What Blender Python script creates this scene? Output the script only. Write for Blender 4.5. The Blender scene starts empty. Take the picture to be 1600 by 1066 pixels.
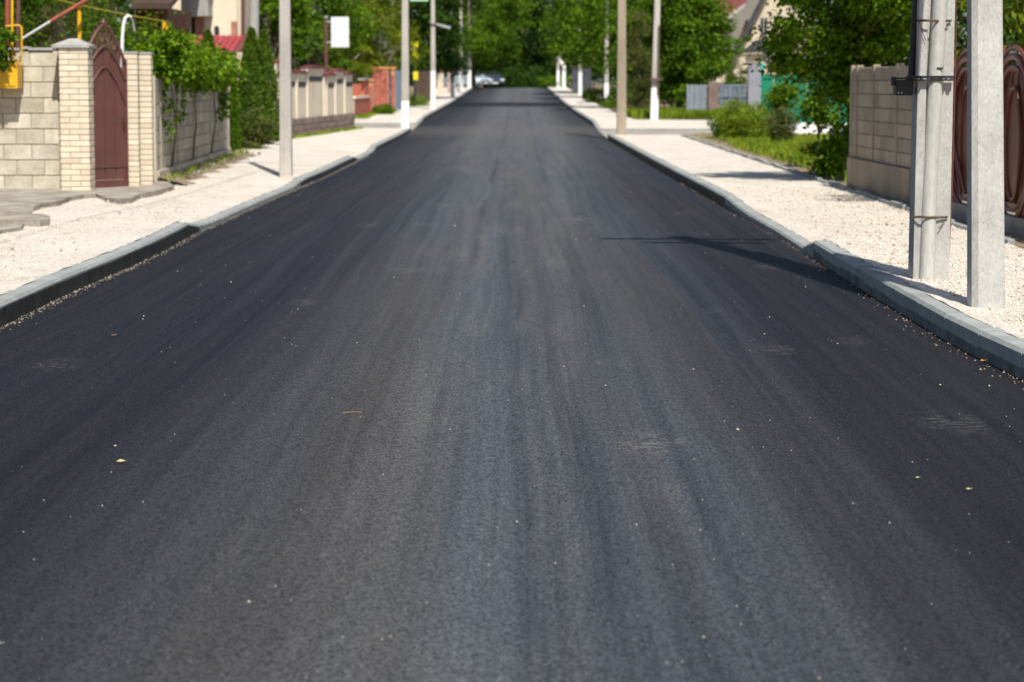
import bpy, math, random
import numpy as np
from mathutils import Vector, Matrix
R = math.radians
random.seed(7)
SC = bpy.context.scene
COL = SC.collection

# ------------------------------------------------------------------ camera, sky, sun
FPX = 3778.0
HORIZON, VPX, EYE = 128.0, 810.0, 1.6
PITCH = math.atan((533.0 - HORIZON) / FPX)
YAW = math.atan((VPX - 800.0) / FPX)
cam_d = bpy.data.cameras.new('camera')
cam = bpy.data.objects.new('camera', cam_d); COL.objects.link(cam)
cam_d.sensor_width = 36.0; cam_d.lens = 85.0
cam_d.clip_start = 0.1; cam_d.clip_end = 3000
cam_d.dof.use_dof = True; cam_d.dof.focus_distance = 13.0; cam_d.dof.aperture_fstop = 4.2
cam.location = (0, 0, EYE)
cam.rotation_euler = (math.pi / 2 - PITCH, 0, YAW)
SC.camera = cam

SUN_EL, SUN_AZ = 52.0, 168.7
world = bpy.data.worlds.new('World'); SC.world = world; world.use_nodes = True
wn = world.node_tree; wn.nodes.clear()
wo = wn.nodes.new('ShaderNodeOutputWorld'); wb = wn.nodes.new('ShaderNodeBackground')
sky = wn.nodes.new('ShaderNodeTexSky'); sky.sky_type = 'NISHITA'; sky.sun_disc = False
sky.sun_elevation = R(SUN_EL); sky.sun_rotation = R(SUN_AZ)
sky.air_density = 1.0; sky.dust_density = 1.2; sky.ozone_density = 1.2
wb.inputs['Strength'].default_value = 0.075
wn.links.new(sky.outputs[0], wb.inputs[0]); wn.links.new(wb.outputs[0], wo.inputs[0])
sun_d = bpy.data.lights.new('sun', 'SUN'); sun_d.energy = 5.0; sun_d.angle = R(0.55); sun_d.color = (1.0, 0.95, 0.86)
sun = bpy.data.objects.new('sun', sun_d); COL.objects.link(sun)
ce = math.cos(R(SUN_EL))
sdir = Vector((-math.sin(R(SUN_AZ)) * ce, -math.cos(R(SUN_AZ)) * ce, -math.sin(R(SUN_EL))))
sun.rotation_euler = sdir.to_track_quat('-Z', 'Y').to_euler(); sun.location = (5, -10, 30)
SC.view_settings.view_transform = 'Standard'; SC.view_settings.look = 'None'
SC.view_settings.exposure = 0.28; SC.view_settings.gamma = 1.0
SC.view_settings.use_curve_mapping = False
SC.cycles.use_denoising = True
SC.cycles.max_bounces = 6; SC.cycles.transparent_max_bounces = 8

# ------------------------------------------------------------------ pixel <-> place (survey helpers)
ROT = (Matrix.Rotation(YAW, 3, 'Z') @ Matrix.Rotation(math.pi / 2 - PITCH, 3, 'X'))
PROF_Y = [-60, 70, 78, 90, 110, 128, 155, 185, 205, 222, 260, 330, 2000]
PROF_Z = [0, 0, .03, .10, .24, .40, .68, .98, 1.10, 1.06, .60, .0, .0]
def h(y): return float(np.interp(y, PROF_Y, PROF_Z))
def ray(px, py):
    d = ROT @ Vector((px - 800.0, 533.0 - py, -FPX)); return d / d.y
def at(px, py, y):
    d = ray(px, py); return Vector((d.x * y, y, EYE + d.z * y))
def gp(px, py, dz=0.0):
    d = ray(px, py); lo, hi = 3.0, 230.0
    y = lo; prev = lo
    while y < hi:
        if EYE + d.z * y <= h(y) + dz: break
        prev = y; y += 1.0
    a, b = prev, y
    for _ in range(30):
        m = (a + b) / 2
        if EYE + d.z * m <= h(m) + dz: b = m
        else: a = m
    return Vector((d.x * a, a, h(a) + dz))

# ------------------------------------------------------------------ materials
MATS = {}
def nd(t, typ, **kw):
    n = t.nodes.new(typ)
    for k, v in kw.items(): setattr(n, k, v)
    return n
def base_mat(name):
    m = bpy.data.materials.new(name); m.use_nodes = True
    t = m.node_tree; b = t.nodes['Principled BSDF']
    return m, t, b
def mixrgb(t, a, b, f, mode='MIX'):
    n = t.nodes.new('ShaderNodeMix'); n.data_type = 'RGBA'; n.blend_type = mode
    def put(sock, v):
        if isinstance(v, bpy.types.NodeSocket): t.links.new(v, sock)
        elif isinstance(v, (int, float)): sock.default_value = v
        else: sock.default_value = (*v[:3], 1)
    put(n.inputs[0], f); put(n.inputs[6], a); put(n.inputs[7], b)
    return n.outputs[2]
def noise(t, vec, scale, detail=4, rough=.55):
    n = t.nodes.new('ShaderNodeTexNoise'); n.inputs['Scale'].default_value = scale
    n.inputs['Detail'].default_value = detail; n.inputs['Roughness'].default_value = rough
    t.links.new(vec, n.inputs['Vector']); return n.outputs['Fac']
def ramp(t, v, a, b, lo=0.0, hi=1.0):
    n = t.nodes.new('ShaderNodeMapRange'); n.clamp = True
    n.inputs[1].default_value = a; n.inputs[2].default_value = b
    n.inputs[3].default_value = lo; n.inputs[4].default_value = hi
    t.links.new(v, n.inputs[0]); return n.outputs[0]
def math_(t, op, a, b=None):
    n = t.nodes.new('ShaderNodeMath'); n.operation = op
    for i, v in enumerate((a, b)):
        if v is None: continue
        if isinstance(v, bpy.types.NodeSocket): t.links.new(v, n.inputs[i])
        else: n.inputs[i].default_value = v
    return n.outputs[0]
def mapping(t, vec, sc):
    n = t.nodes.new('ShaderNodeMapping'); n.inputs['Scale'].default_value = sc
    t.links.new(vec, n.inputs['Vector']); return n.outputs[0]
def pm(name, c1, c2, scale=6.0, rough=.8, bump=.3, bscale=60., metal=0., objrand=0., stretch=(1, 1, 1), spec=.4, bdist=.004):
    """generic worn surface: two colours mixed by noise, fine relief, optional per-object tone"""
    if name in MATS: return MATS[name]
    m, t, b = base_mat(name)
    tc = nd(t, 'ShaderNodeTexCoord'); v = mapping(t, tc.outputs['Object'], stretch)
    if objrand:
        oi = nd(t, 'ShaderNodeObjectInfo')
        add = nd(t, 'ShaderNodeVectorMath', operation='ADD')
        cmb = nd(t, 'ShaderNodeCombineXYZ')
        r40 = math_(t, 'MULTIPLY', oi.outputs['Random'], 40.0)
        t.links.new(r40, cmb.inputs[0]); t.links.new(r40, cmb.inputs[2])
        t.links.new(v, add.inputs[0]); t.links.new(cmb.outputs[0], add.inputs[1]); v = add.outputs[0]
    f = ramp(t, noise(t, v, scale, 6, .6), .3, .7)
    c = mixrgb(t, c1, c2, f)
    f2 = ramp(t, noise(t, v, bscale, 3, .6), .25, .75, .82, 1.15)
    c = mixrgb(t, c, f2, 1.0, 'MULTIPLY')
    if objrand:
        g = ramp(t, oi.outputs['Random'], 0, 1, 1 - objrand, 1 + objrand)
        c = mixrgb(t, c, g, 1.0, 'MULTIPLY')
    t.links.new(c, b.inputs['Base Color'])
    b.inputs['Roughness'].default_value = rough; b.inputs['Metallic'].default_value = metal
    b.inputs['Specular IOR Level'].default_value = spec
    if bump:
        bn = nd(t, 'ShaderNodeBump'); bn.inputs['Strength'].default_value = bump; bn.inputs['Distance'].default_value = bdist
        t.links.new(noise(t, v, bscale, 5, .65), bn.inputs['Height']); t.links.new(bn.outputs[0], b.inputs['Normal'])
    MATS[name] = m; return m
def leafmat(name, dark, light, trans=.35, rough=.6):
    if name in MATS: return MATS[name]
    m, t, b = base_mat(name)
    a = nd(t, 'ShaderNodeAttribute', attribute_name='rnd')
    tc = nd(t, 'ShaderNodeTexCoord')
    n1 = ramp(t, noise(t, tc.outputs['Object'], .9, 2), .35, .65, -.25, .25)
    f = math_(t, 'ADD', a.outputs['Fac'], n1)
    c = mixrgb(t, dark, light, f)
    t.links.new(c, b.inputs['Base Color']); b.inputs['Roughness'].default_value = rough
    b.inputs['Specular IOR Level'].default_value = .14
    tr = nd(t, 'ShaderNodeBsdfTranslucent')
    c2 = mixrgb(t, c, (1.25, 1.15, .35), 1.0, 'MULTIPLY'); t.links.new(c2, tr.inputs['Color'])
    ms = nd(t, 'ShaderNodeMixShader'); ms.inputs[0].default_value = trans
    t.links.new(b.outputs[0], ms.inputs[1]); t.links.new(tr.outputs[0], ms.inputs[2])
    t.links.new(ms.outputs[0], t.nodes['Material Output'].inputs[0])
    MATS[name] = m; return m

def asphalt():
    m, t, b = base_mat('fresh_asphalt')
    tc = nd(t, 'ShaderNodeTexCoord'); o = tc.outputs['Object']
    sep = nd(t, 'ShaderNodeSeparateXYZ'); t.links.new(o, sep.inputs[0]); X, Y = sep.outputs[0], sep.outputs[1]
    # slow sideways wander so the roller and tyre tracks are not ruler-straight
    wob = math_(t, 'MULTIPLY', math_(t, 'SUBTRACT', noise(t, mapping(t, o, (.0, .03, 0)), 1.0, 2), .5), .5)
    wob2 = math_(t, 'MULTIPLY', math_(t, 'SUBTRACT', noise(t, mapping(t, o, (.3, .12, 0)), 1.0, 2), .5), .12)
    Xw = math_(t, 'ADD', math_(t, 'ADD', X, wob), wob2)
    cx = nd(t, 'ShaderNodeCombineXYZ'); t.links.new(Xw, cx.inputs[0]); t.links.new(Y, cx.inputs[1]); v = cx.outputs[0]
    s1 = ramp(t, noise(t, mapping(t, v, (1.0, .012, 1)), 1.9, 3, .55), .34, .66)
    s2 = ramp(t, noise(t, mapping(t, v, (1.0, .007, 1)), 9.0, 6, .72), .38, .66)
    s3 = math_(t, 'MULTIPLY', ramp(t, noise(t, mapping(t, v, (1.0, .035, 1)), 4.2, 6, .75), .44, .68), ramp(t, noise(t, mapping(t, o, (.8, .3, 1)), 1.0, 4, .6), .35, .65))
    warm = ramp(t, noise(t, mapping(t, v, (1.0, .04, 1)), 1.1, 3, .5), .42, .62)
    # traffic dust: least along the kerbs, most in the middle
    mid = math_(t, 'ABSOLUTE', math_(t, 'ADD', X, .05))
    edge = ramp(t, mid, .30, 1.75, 1.0, 0.0)
    edge = math_(t, 'MINIMUM', math_(t, 'ADD', edge, math_(t, 'MULTIPLY', ramp(t, Y, 14, 60, 0, .55), ramp(t, mid, 1.6, 3.0, 1, .15))), 1.0)
    cool = mixrgb(t, (.024, .028, .037), (.066, .075, .090), s1)
    cool = mixrgb(t, cool, (.105, .115, .130), math_(t, 'MULTIPLY', s2, .55))
    wc = mixrgb(t, cool, (.082, .068, .056), math_(t, 'MULTIPLY', warm, .45))
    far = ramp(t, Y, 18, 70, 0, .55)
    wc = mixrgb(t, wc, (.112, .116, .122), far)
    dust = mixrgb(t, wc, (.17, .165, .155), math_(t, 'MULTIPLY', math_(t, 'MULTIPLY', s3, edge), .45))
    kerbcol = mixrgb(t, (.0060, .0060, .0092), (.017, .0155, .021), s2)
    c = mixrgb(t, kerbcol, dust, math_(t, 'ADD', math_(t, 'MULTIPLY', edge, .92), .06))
    # distinct narrow roller seams
    for sx, w, amt in ((-.42, .07, .5), (2.02, .12, .55), (-1.9, .05, .25), (1.1, .05, .3), (.45, .09, .3)):
        d = math_(t, 'ABSOLUTE', math_(t, 'SUBTRACT', Xw, sx))
        k = math_(t, 'MULTIPLY', ramp(t, d, 0, w, amt, 0), ramp(t, noise(t, mapping(t, o, (.5, .12, 1)), 1.3, 3), .4, .6))
        c = mixrgb(t, c, (.016, .016, .02), k)
    # pale scuffs
    vo = nd(t, 'ShaderNodeTexVoronoi'); vo.inputs['Scale'].default_value = 1.0
    t.links.new(mapping(t, o, (1.3, .55, 1)), vo.inputs['Vector'])
    spot = math_(t, 'MULTIPLY', ramp(t, vo.outputs['Distance'], 0.03, .26, 1, 0), ramp(t, noise(t, mapping(t, o, (9, 22, 1)), 1.0, 5, .75), .5, .72))
    vs = nd(t, 'ShaderNodeSeparateColor'); t.links.new(vo.outputs['Color'], vs.inputs[0])
    spot = math_(t, 'MULTIPLY', spot, ramp(t, vs.outputs[0], .45, .75))
    c = mixrgb(t, c, (.28, .265, .24), math_(t, 'MULTIPLY', spot, .95))
    # dusty side-street crossing and a cast-shadow band painted across farther up
    wy = math_(t, 'ADD', Y, math_(t, 'MULTIPLY', noise(t, mapping(t, o, (.35, .1, 1)), 1.5, 4), 5.0))
    cr = math_(t, 'MULTIPLY', ramp(t, wy, 72, 78), ramp(t, wy, 84, 90, 1, 0))
    cr = math_(t, 'MULTIPLY', cr, ramp(t, noise(t, mapping(t, o, (.5, 1.2, 1)), 1.0, 5, .7), .3, .6, .25, .9))
    c = mixrgb(t, c, (.13, .115, .10), math_(t, 'MULTIPLY', cr, .5))
    shadow_band = math_(t, 'MULTIPLY', ramp(t, Y, 121, 124), ramp(t, Y, 132, 136, 1, 0))
    c = mixrgb(t, c, (.008, .009, .012), math_(t, 'MULTIPLY', shadow_band, .88))
    # aggregate grain
    vg = nd(t, 'ShaderNodeTexVoronoi'); vg.inputs['Scale'].default_value = 135.0; t.links.new(o, vg.inputs['Vector'])
    gs = nd(t, 'ShaderNodeSeparateColor'); t.links.new(vg.outputs['Color'], gs.inputs[0])
    g = ramp(t, gs.outputs[0], 0, 1, .28, 1.72)
    g2 = ramp(t, noise(t, o, 95, 3, .8), .3, .7, .7, 1.3)
    c = mixrgb(t, c, g, 1.0, 'MULTIPLY'); c = mixrgb(t, c, g2, 1.0, 'MULTIPLY')
    t.links.new(c, b.inputs['Base Color'])
    b.inputs['Roughness'].default_value = .62; b.inputs['Specular IOR Level'].default_value = .18
    t.links.new(ramp(t, s1, 0, 1, .56, .68), b.inputs['Roughness'])
    bn = nd(t, 'ShaderNodeBump'); bn.inputs['Strength'].default_value = .55; bn.inputs['Distance'].default_value = .006
    hh = math_(t, 'ADD', noise(t, o, 130, 4, .7), math_(t, 'MULTIPLY', vg.outputs['Distance'], .8))
    t.links.new(hh, bn.inputs['Height']); t.links.new(bn.outputs[0], b.inputs['Normal'])
    return m

def gravel_mat():
    m, t, b = base_mat('limestone_screenings')
    tc = nd(t, 'ShaderNodeTexCoord'); o = tc.outputs['Object']
    vg = nd(t, 'ShaderNodeTexVoronoi'); vg.inputs['Scale'].default_value = 85.0; t.links.new(o, vg.inputs['Vector'])
    gs = nd(t, 'ShaderNodeSeparateColor'); t.links.new(vg.outputs['Color'], gs.inputs[0])
    big = ramp(t, noise(t, o, .9, 5, .6), .35, .7)
    c = mixrgb(t, (.70, .625, .53), (.78, .74, .68), big)
    c = mixrgb(t, c, (.52, .42, .30), math_(t, 'MULTIPLY', ramp(t, noise(t, o, 2.3, 5, .7), .52, .72), .7))
    c = mixrgb(t, c, ramp(t, gs.outputs[0], 0, 1, .78, 1.12), 1.0, 'MULTIPLY')
    # faint tyre/rake line along the walk
    t.links.new(c, b.inputs['Base Color']); b.inputs['Roughness'].default_value = .95
    b.inputs['Specular IOR Level'].default_value = .2
    bn = nd(t, 'ShaderNodeBump'); bn.inputs['Strength'].default_value = .8; bn.inputs['Distance'].default_value = .012
    hh = math_(t, 'ADD', noise(t, o, 60, 5, .75), math_(t, 'MULTIPLY', vg.outputs['Distance'], 1.2))
    t.links.new(hh, bn.inputs['Height']); t.links.new(bn.outputs[0], b.inputs['Normal'])
    return m

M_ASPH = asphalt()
M_GRAV = gravel_mat()
M_STONE = pm('limestone_chips', (.60, .53, .43), (.80, .75, .67), 9, .9, .2, 90)
M_DIRT = pm('dry_dirt', (.17, .12, .075), (.34, .26, .18), 3, .95, .8, 35, bdist=.02)
M_SIDEROAD = pm('dusty_side_road', (.26, .225, .19), (.40, .36, .31), 1.2, .95, .6, 45, bdist=.01)
M_KERB = pm('kerb_concrete', (.23, .25, .245), (.36, .375, .36), 4, .85, .3, 90, objrand=.07)
M_BITUMEN = pm('bitumen_coat', (.012, .011, .010), (.055, .05, .045), 7, .55, .5, 40)
M_KSTAIN = pm('kerb_stain', (.07, .075, .075), (.20, .21, .205), 6, .85, .3, 60)
M_CONC = pm('grey_concrete', (.27, .265, .25), (.42, .41, .385), 3.5, .9, .5, 70, stretch=(1, 1, .35))
M_CONCD = pm('weathered_concrete', (.20, .19, .165), (.36, .345, .30), 1.4, .92, .5, 45, objrand=.12, stretch=(1, 1, .5))
M_CONCL = pm('warm_concrete_blocks', (.35, .305, .225), (.62, .575, .48), 3.0, .92, .7, 30, objrand=.11)
M_MORTAR = pm('mortar', (.30, .27, .22), (.42, .38, .31), 6, .95, .4, 60)
M_BRICKC = pm('cream_brick', (.60, .49, .35), (.70, .62, .50), 5, .85, .3, 80, objrand=.10)
M_BRICKR = pm('red_brick', (.34, .085, .055), (.44, .13, .085), 4, .85, .4, 70, objrand=.14)
M_BRICKO = pm('orange_brick', (.52, .20, .07), (.62, .29, .11), 4, .85, .4, 70, objrand=.12)
M_APRON = pm('old_concrete_apron', (.17, .145, .11), (.46, .42, .36), 2.6, .93, .9, 35, bdist=.012)
M_PAVER = M_APRON
M_MAROON = pm('maroon_paint', (.115, .045, .040), (.155, .066, .056), 3, .45, .08, 60)
M_BROWN = pm('brown_gate_paint', (.12, .036, .023), (.18, .058, .036), 3, .42, .08, 60)
M_RUSTY = pm('rusty_orange_metal', (.22, .055, .028), (.32, .095, .045), 6, .6, .2, 60)
M_YELLOW = pm('yellow_gas_paint', (.66, .36, .01), (.76, .44, .02), 3, .45, .05, 60)
M_SILVER = pm('galvanised_pipe', (.42, .43, .42), (.55, .56, .54), 3, .42, .05, 60, metal=.35)
M_WHITEP = pm('whitewash', (.74, .74, .74), (.86, .86, .85), 6, .8, .2, 60)
M_WHITEM = pm('white_metal', (.78, .78, .77), (.84, .84, .83), 3, .5, .03, 60)
M_BOARD = pm('white_board', (.66, .69, .72), (.72, .75, .78), 2, .5, .02, 60)
M_BLACK = pm('black_plastic', (.010, .010, .011), (.02, .02, .022), 5, .5, .1, 60)
M_DARKM = pm('dark_metal', (.03, .032, .035), (.06, .062, .066), 5, .5, .1, 60)
M_WIRE = pm('rusty_wire', (.09, .065, .05), (.15, .11, .08), 12, .6, .1, 60, metal=.4)
M_CREAM = pm('cream_render', (.66, .56, .43), (.76, .68, .55), 1.2, .9, .3, 40)
M_CREAM2 = pm('beige_render', (.52, .44, .33), (.62, .545, .43), 1.6, .9, .3, 50)
M_BROWNW = pm('brown_wall', (.13, .085, .05), (.22, .15, .095), 1.0, .9, .3, 30)
M_STONEB = pm('brown_stone_base', (.15, .105, .085), (.24, .175, .145), 2.5, .9, .5, 20)
M_TILE = pm('red_roof_tile', (.30, .03, .04), (.42, .06, .065), 4, .55, .2, 50, objrand=.12)
M_TILED = pm('maroon_roof_sheet', (.14, .035, .035), (.20, .055, .05), 2, .6, .2, 40)
M_SLATE = pm('asbestos_roof', (.29, .265, .22), (.42, .385, .33), 1.5, .9, .4, 25)
M_GLASS = pm('dark_window', (.02, .024, .028), (.05, .055, .06), 1, .12, 0, 10, spec=.6)
M_BARK = pm('bark', (.09, .07, .05), (.20, .16, .12), 8, .95, .8, 25, stretch=(1, 1, .3), bdist=.02)
M_BARKP = pm('pale_bark', (.30, .27, .22), (.48, .44, .37), 6, .9, .6, 25, stretch=(1, 1, .4), bdist=.01)
M_BLUEG = pm('blue_grey_sheet', (.11, .14, .18), (.17, .20, .25), 2, .5, .1, 30, objrand=.1)
M_GREYP = pm('grey_paint', (.20, .21, .25), (.27, .28, .32), 1.5, .8, .2, 30)
M_GREEN = pm('green_sheet', (.0, .14, .075), (.004, .21, .115), 1.5, .6, .15, 25, objrand=.08)
M_DKWOOD = pm('dark_brown_boards', (.045, .028, .02), (.09, .055, .038), 3, .8, .4, 40, objrand=.2, stretch=(1, 1, .2))
L_MID = leafmat('leaf_mid', (.022, .075, .004), (.165, .285, .014))
L_DARK = leafmat('leaf_dark', (.008, .032, .004), (.060, .130, .010), .25)
L_YEL = leafmat('leaf_yellow_green', (.06, .11, .008), (.26, .31, .02), .4)
L_DEEP = leafmat('leaf_deep', (.004, .018, .003), (.040, .085, .010), .2)
L_LIME = leafmat('leaf_lime', (.022, .085, .004), (.20, .32, .013), .38)
L_THUJA = leafmat('thuja_spray', (.035, .085, .008), (.13, .20, .014), .25)
L_DUSTY = leafmat('leaf_dusty', (.05, .075, .02), (.17, .19, .05), .3)
L_GRASS = leafmat('grass_blade', (.08, .15, .012), (.32, .42, .035), .4)
L_DRY = leafmat('dry_leaf', (.28, .10, .02), (.50, .24, .06), .2)

# ------------------------------------------------------------------ mesh helpers
class MB:
    def __init__(s): s.v = []; s.f = []
    def add(s, vs, fs):
        n = len(s.v); s.v += [tuple(v) for v in vs]; s.f += [tuple(i + n for i in f) for f in fs]; return s
    def box(s, x0, x1, y0, y1, z0, z1):
        return s.add([(x0,y0,z0),(x1,y0,z0),(x1,y1,z0),(x0,y1,z0),(x0,y0,z1),(x1,y0,z1),(x1,y1,z1),(x0,y1,z1)],
                     [(0,3,2,1),(4,5,6,7),(0,1,5,4),(1,2,6,5),(2,3,7,6),(3,0,4,7)])
    def cbox(s, x0, x1, y0, y1, z0, z1, c=.006):
        """box with chamfered vertical-plane edges (24 verts would be heavy: bevel all edges through an inset hull)"""
        vs = []
        for x, sx in ((x0, 1), (x1, -1)):
            for y, sy in ((y0, 1), (y1, -1)):
                for z, sz in ((z0, 1), (z1, -1)):
                    vs += [(x, y + sy*c, z + sz*c), (x + sx*c, y, z + sz*c), (x + sx*c, y + sy*c, z)]
        def i(a, b, k, w): return (a*4 + b*2 + k)*3 + w
        fs = [(i(0,0,0,0), i(0,0,1,0), i(0,1,1,0), i(0,1,0,0)), (i(1,0,0,0), i(1,1,0,0), i(1,1,1,0), i(1,0,1,0)),
              (i(0,0,0,1), i(1,0,0,1), i(1,0,1,1), i(0,0,1,1)), (i(0,1,0,1), i(0,1,1,1), i(1,1,1,1), i(1,1,0,1)),
              (i(0,0,0,2), i(0,1,0,2), i(1,1,0,2), i(1,0,0,2)), (i(0,0,1,2), i(1,0,1,2), i(1,1,1,2), i(0,1,1,2))]
        for k in (0, 1):
            for a in (0, 1):
                fs.append((i(a,0,k,0), i(a,0,k,2), i(a,1,k,2), i(a,1,k,0)))
                fs.append((i(0,a,k,1), i(0,a,k,2), i(1,a,k,2), i(1,a,k,1)))
        for a in (0, 1):
            for bb in (0, 1):
                fs.append((i(a,bb,0,0), i(a,bb,0,1), i(a,bb,1,1), i(a,bb,1,0)))
                for k in (0, 1): fs.append((i(a,bb,k,0), i(a,bb,k,1), i(a,bb,k,2)))
        return s.add(vs, fs)
    def hexa(s, b4, t4):
        return s.add(list(b4) + list(t4), [(0,3,2,1),(4,5,6,7),(0,1,5,4),(1,2,6,5),(2,3,7,6),(3,0,4,7)])
    def prism(s, poly, d):
        """closed polygon of points extruded by vector d"""
        n = len(poly); d = Vector(d); p = [Vector(q) for q in poly]
        return s.add(p + [q + d for q in p], [tuple(range(n))[::-1], tuple(range(n, 2*n))] + [(i, (i+1) % n, n + (i+1) % n, n + i) for i in range(n)])
    def tube(s, pts, r, n=8, caps=True):
        pts = [Vector(p) for p in pts]; rs = r if isinstance(r, (list, tuple)) else [r]*len(pts)
        vs = []; fs = []; ref = None
        for k, p in enumerate(pts):
            a = pts[max(0, k-1)]; b = pts[min(len(pts)-1, k+1)]; t = (b - a).normalized()
            u = t.cross(Vector((0, 0, 1)) if abs(t.z) < .9 else Vector((1, 0, 0))).normalized() if ref is None else (ref - t*ref.dot(t)).normalized()
            ref = u; w = t.cross(u)
            for j in range(n):
                q = 2*math.pi*j/n + math.pi/n; vs.append(p + (u*math.cos(q) + w*math.sin(q))*rs[k])
        for k in range(len(pts)-1):
            for j in range(n):
                fs.append((k*n+j, k*n+(j+1) % n, (k+1)*n+(j+1) % n, (k+1)*n+j))
        if caps: fs += [tuple(range(n))[::-1], tuple((len(pts)-1)*n + j for j in range(n))]
        return s.add(vs, fs)
    def mesh(s, name, off=(0, 0, 0), smooth=False):
        me = bpy.data.meshes.new(name); ox, oy, oz = off
        me.from_pydata([(v[0]-ox, v[1]-oy, v[2]-oz) for v in s.v], [], s.f)
        me.validate(); me.update()
        import bmesh
        bm = bmesh.new(); bm.from_mesh(me); bmesh.ops.recalc_face_normals(bm, faces=bm.faces); bm.to_mesh(me); bm.free()
        if smooth:
            for p in me.polygons: p.use_smooth = True
            me.set_sharp_from_angle(angle=R(40))
        return me
def link(o): COL.objects.link(o); return o
def tag(o, label, cat, group=None):
    o['label'] = label; o['category'] = cat
    if group: o['group'] = group
    return o
def thing(name, label, cat, loc, group=None):
    o = bpy.data.objects.new(name, None); link(o); o.location = loc; o.empty_display_size = .2
    return tag(o, label, cat, group)
def origin(o):
    v = Vector((0, 0, 0))
    while o is not None: v += o.location; o = o.parent
    return v
def part(root, name, mb, mat, smooth=False, kind=None, label=None):
    off = origin(root); me = mb.mesh(name, off, smooth); me.materials.append(mat)
    o = bpy.data.objects.new(name, me); link(o); o.parent = root
    if kind: o['kind'] = kind
    if label: o['label'] = label
    return o
def solo(name, mb, mat, label, cat, loc, group=None, smooth=False):
    me = mb.mesh(name, loc, smooth); me.materials.append(mat)
    o = bpy.data.objects.new(name, me); link(o); o.location = loc
    return tag(o, label, cat, group)
def setting(name, mb, mat, smooth=False, kind='structure'):
    me = mb.mesh(name, (0, 0, 0), smooth); me.materials.append(mat)
    o = bpy.data.objects.new(name, me); link(o); o['kind'] = kind; return o
def piece(root, name, me, world_loc, rotz=0.0, scale=(1, 1, 1), rot=None):
    o = bpy.data.objects.new(name, me); link(o); o.parent = root
    o.location = Vector(world_loc) - origin(root)
    o.rotation_euler = rot if rot else (0, 0, rotz); o.scale = scale
    return o
class Line:
    """a vertical plane along A->B: s metres along, d metres towards the right-hand normal, z up"""
    def __init__(s, A, B):
        s.A = Vector((A[0], A[1], 0)); s.B = Vector((B[0], B[1], 0)); s.L = (s.B - s.A).length
        s.t = (s.B - s.A).normalized(); s.n = Vector((s.t.y, -s.t.x, 0)); s.ang = math.atan2(s.t.y, s.t.x)
    def p(s, a, d=0, z=0): return s.A + s.t*a + s.n*d + Vector((0, 0, z))
    def box(s, mb, s0, s1, d0, d1, z0, z1, z1b=None):
        z1b = z1 if z1b is None else z1b
        return mb.hexa([s.p(s0, d0, z0), s.p(s1, d0, z0), s.p(s1, d1, z0), s.p(s0, d1, z0)],
                       [s.p(s0, d0, z1), s.p(s1, d0, z1b), s.p(s1, d1, z1b), s.p(s0, d1, z1)])
def fbox(mb, px0, px1, py0, py1, y, depth):
    """box whose front (towards the road user) fills a survey rectangle at distance y"""
    a = at(px0, py1, y); b = at(px1, py0, y); return mb.box(a.x, b.x, y, y + depth, a.z, b.z)

# ------------------------------------------------------------------ foliage
def quads_mesh(name, V, rnd, off):
    """V: (n,4,3) array of leaf quads"""
    n = len(V); me = bpy.data.meshes.new(name)
    me.vertices.add(n*4); me.vertices.foreach_set('co', (V - np.array(off)).reshape(-1).astype(np.float32))
    me.loops.add(n*4); me.loops.foreach_set('vertex_index', np.arange(n*4, dtype=np.int32))
    me.polygons.add(n); me.polygons.foreach_set('loop_start', np.arange(0, n*4, 4, dtype=np.int32))
    try: me.polygons.foreach_set('loop_total', np.full(n, 4, dtype=np.int32))
    except Exception: pass
    a = me.attributes.new('rnd', 'FLOAT', 'FACE'); a.data.foreach_set('value', rnd.astype(np.float32))
    me.update(); me.validate(); return me
def leaf_quads(rng, P, size, aspect=.55, droop=0.0, up=.35, outdir=None, face=None):
    n = len(P)
    d = rng.normal(size=(n, 3)); d[:, 2] = d[:, 2]*.5 - droop
    if outdir is not None: d += outdir*.8
    d /= np.linalg.norm(d, axis=1, keepdims=True)
    nrm = rng.normal(size=(n, 3)); nrm[:, 2] += up*3
    if outdir is not None: nrm += outdir*.6
    if face is not None: nrm = face*2.2 + rng.normal(size=(n, 3))*.6
    s = np.cross(d, nrm); s /= np.linalg.norm(s, axis=1, keepdims=True) + 1e-9
    up_ = np.cross(s, d)
    L = size*rng.uniform(.6, 1.35, (n, 1)); W = L*aspect*.5
    fold = rng.uniform(.0, .35, (n, 1))*W
    a = P; b = P + d*L*.45 + s*W + up_*fold; c = P + d*L - up_*L*.08; e = P + d*L*.45 - s*W + up_*fold
    return np.stack([a, b, c, e], axis=1)
def crown_pts(rng, blobs, n, clusters, spread, shell=.75):
    vols = np.array([b[3]*b[4]*b[5] for b in blobs]); w = vols**.75; w /= w.sum()
    P = []; D = []; CC = []
    for b, ww in zip(blobs, w):
        c = np.array(b[:3]); r = np.array(b[3:6]); k = max(3, int(clusters*ww))
        u = rng.normal(size=(k, 3)); u /= np.linalg.norm(u, axis=1, keepdims=True)
        rad = shell + (1.05 - shell)*rng.uniform(0, 1, (k, 1))**.7
        rad[: k//4] *= rng.uniform(.3, .9, (k//4, 1))
        cc = c + u*r*rad; CC.append(cc)
        m = int(n*ww); idx = rng.integers(0, k, m)
        sp = spread*rng.uniform(.6, 1.3, (k, 1))[idx]
        g = rng.normal(size=(m, 3))*sp*np.array([1, 1, .62])
        P.append(cc[idx] + g); D.append(u[idx])
    return np.concatenate(P), np.concatenate(D), np.concatenate(CC)
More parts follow.
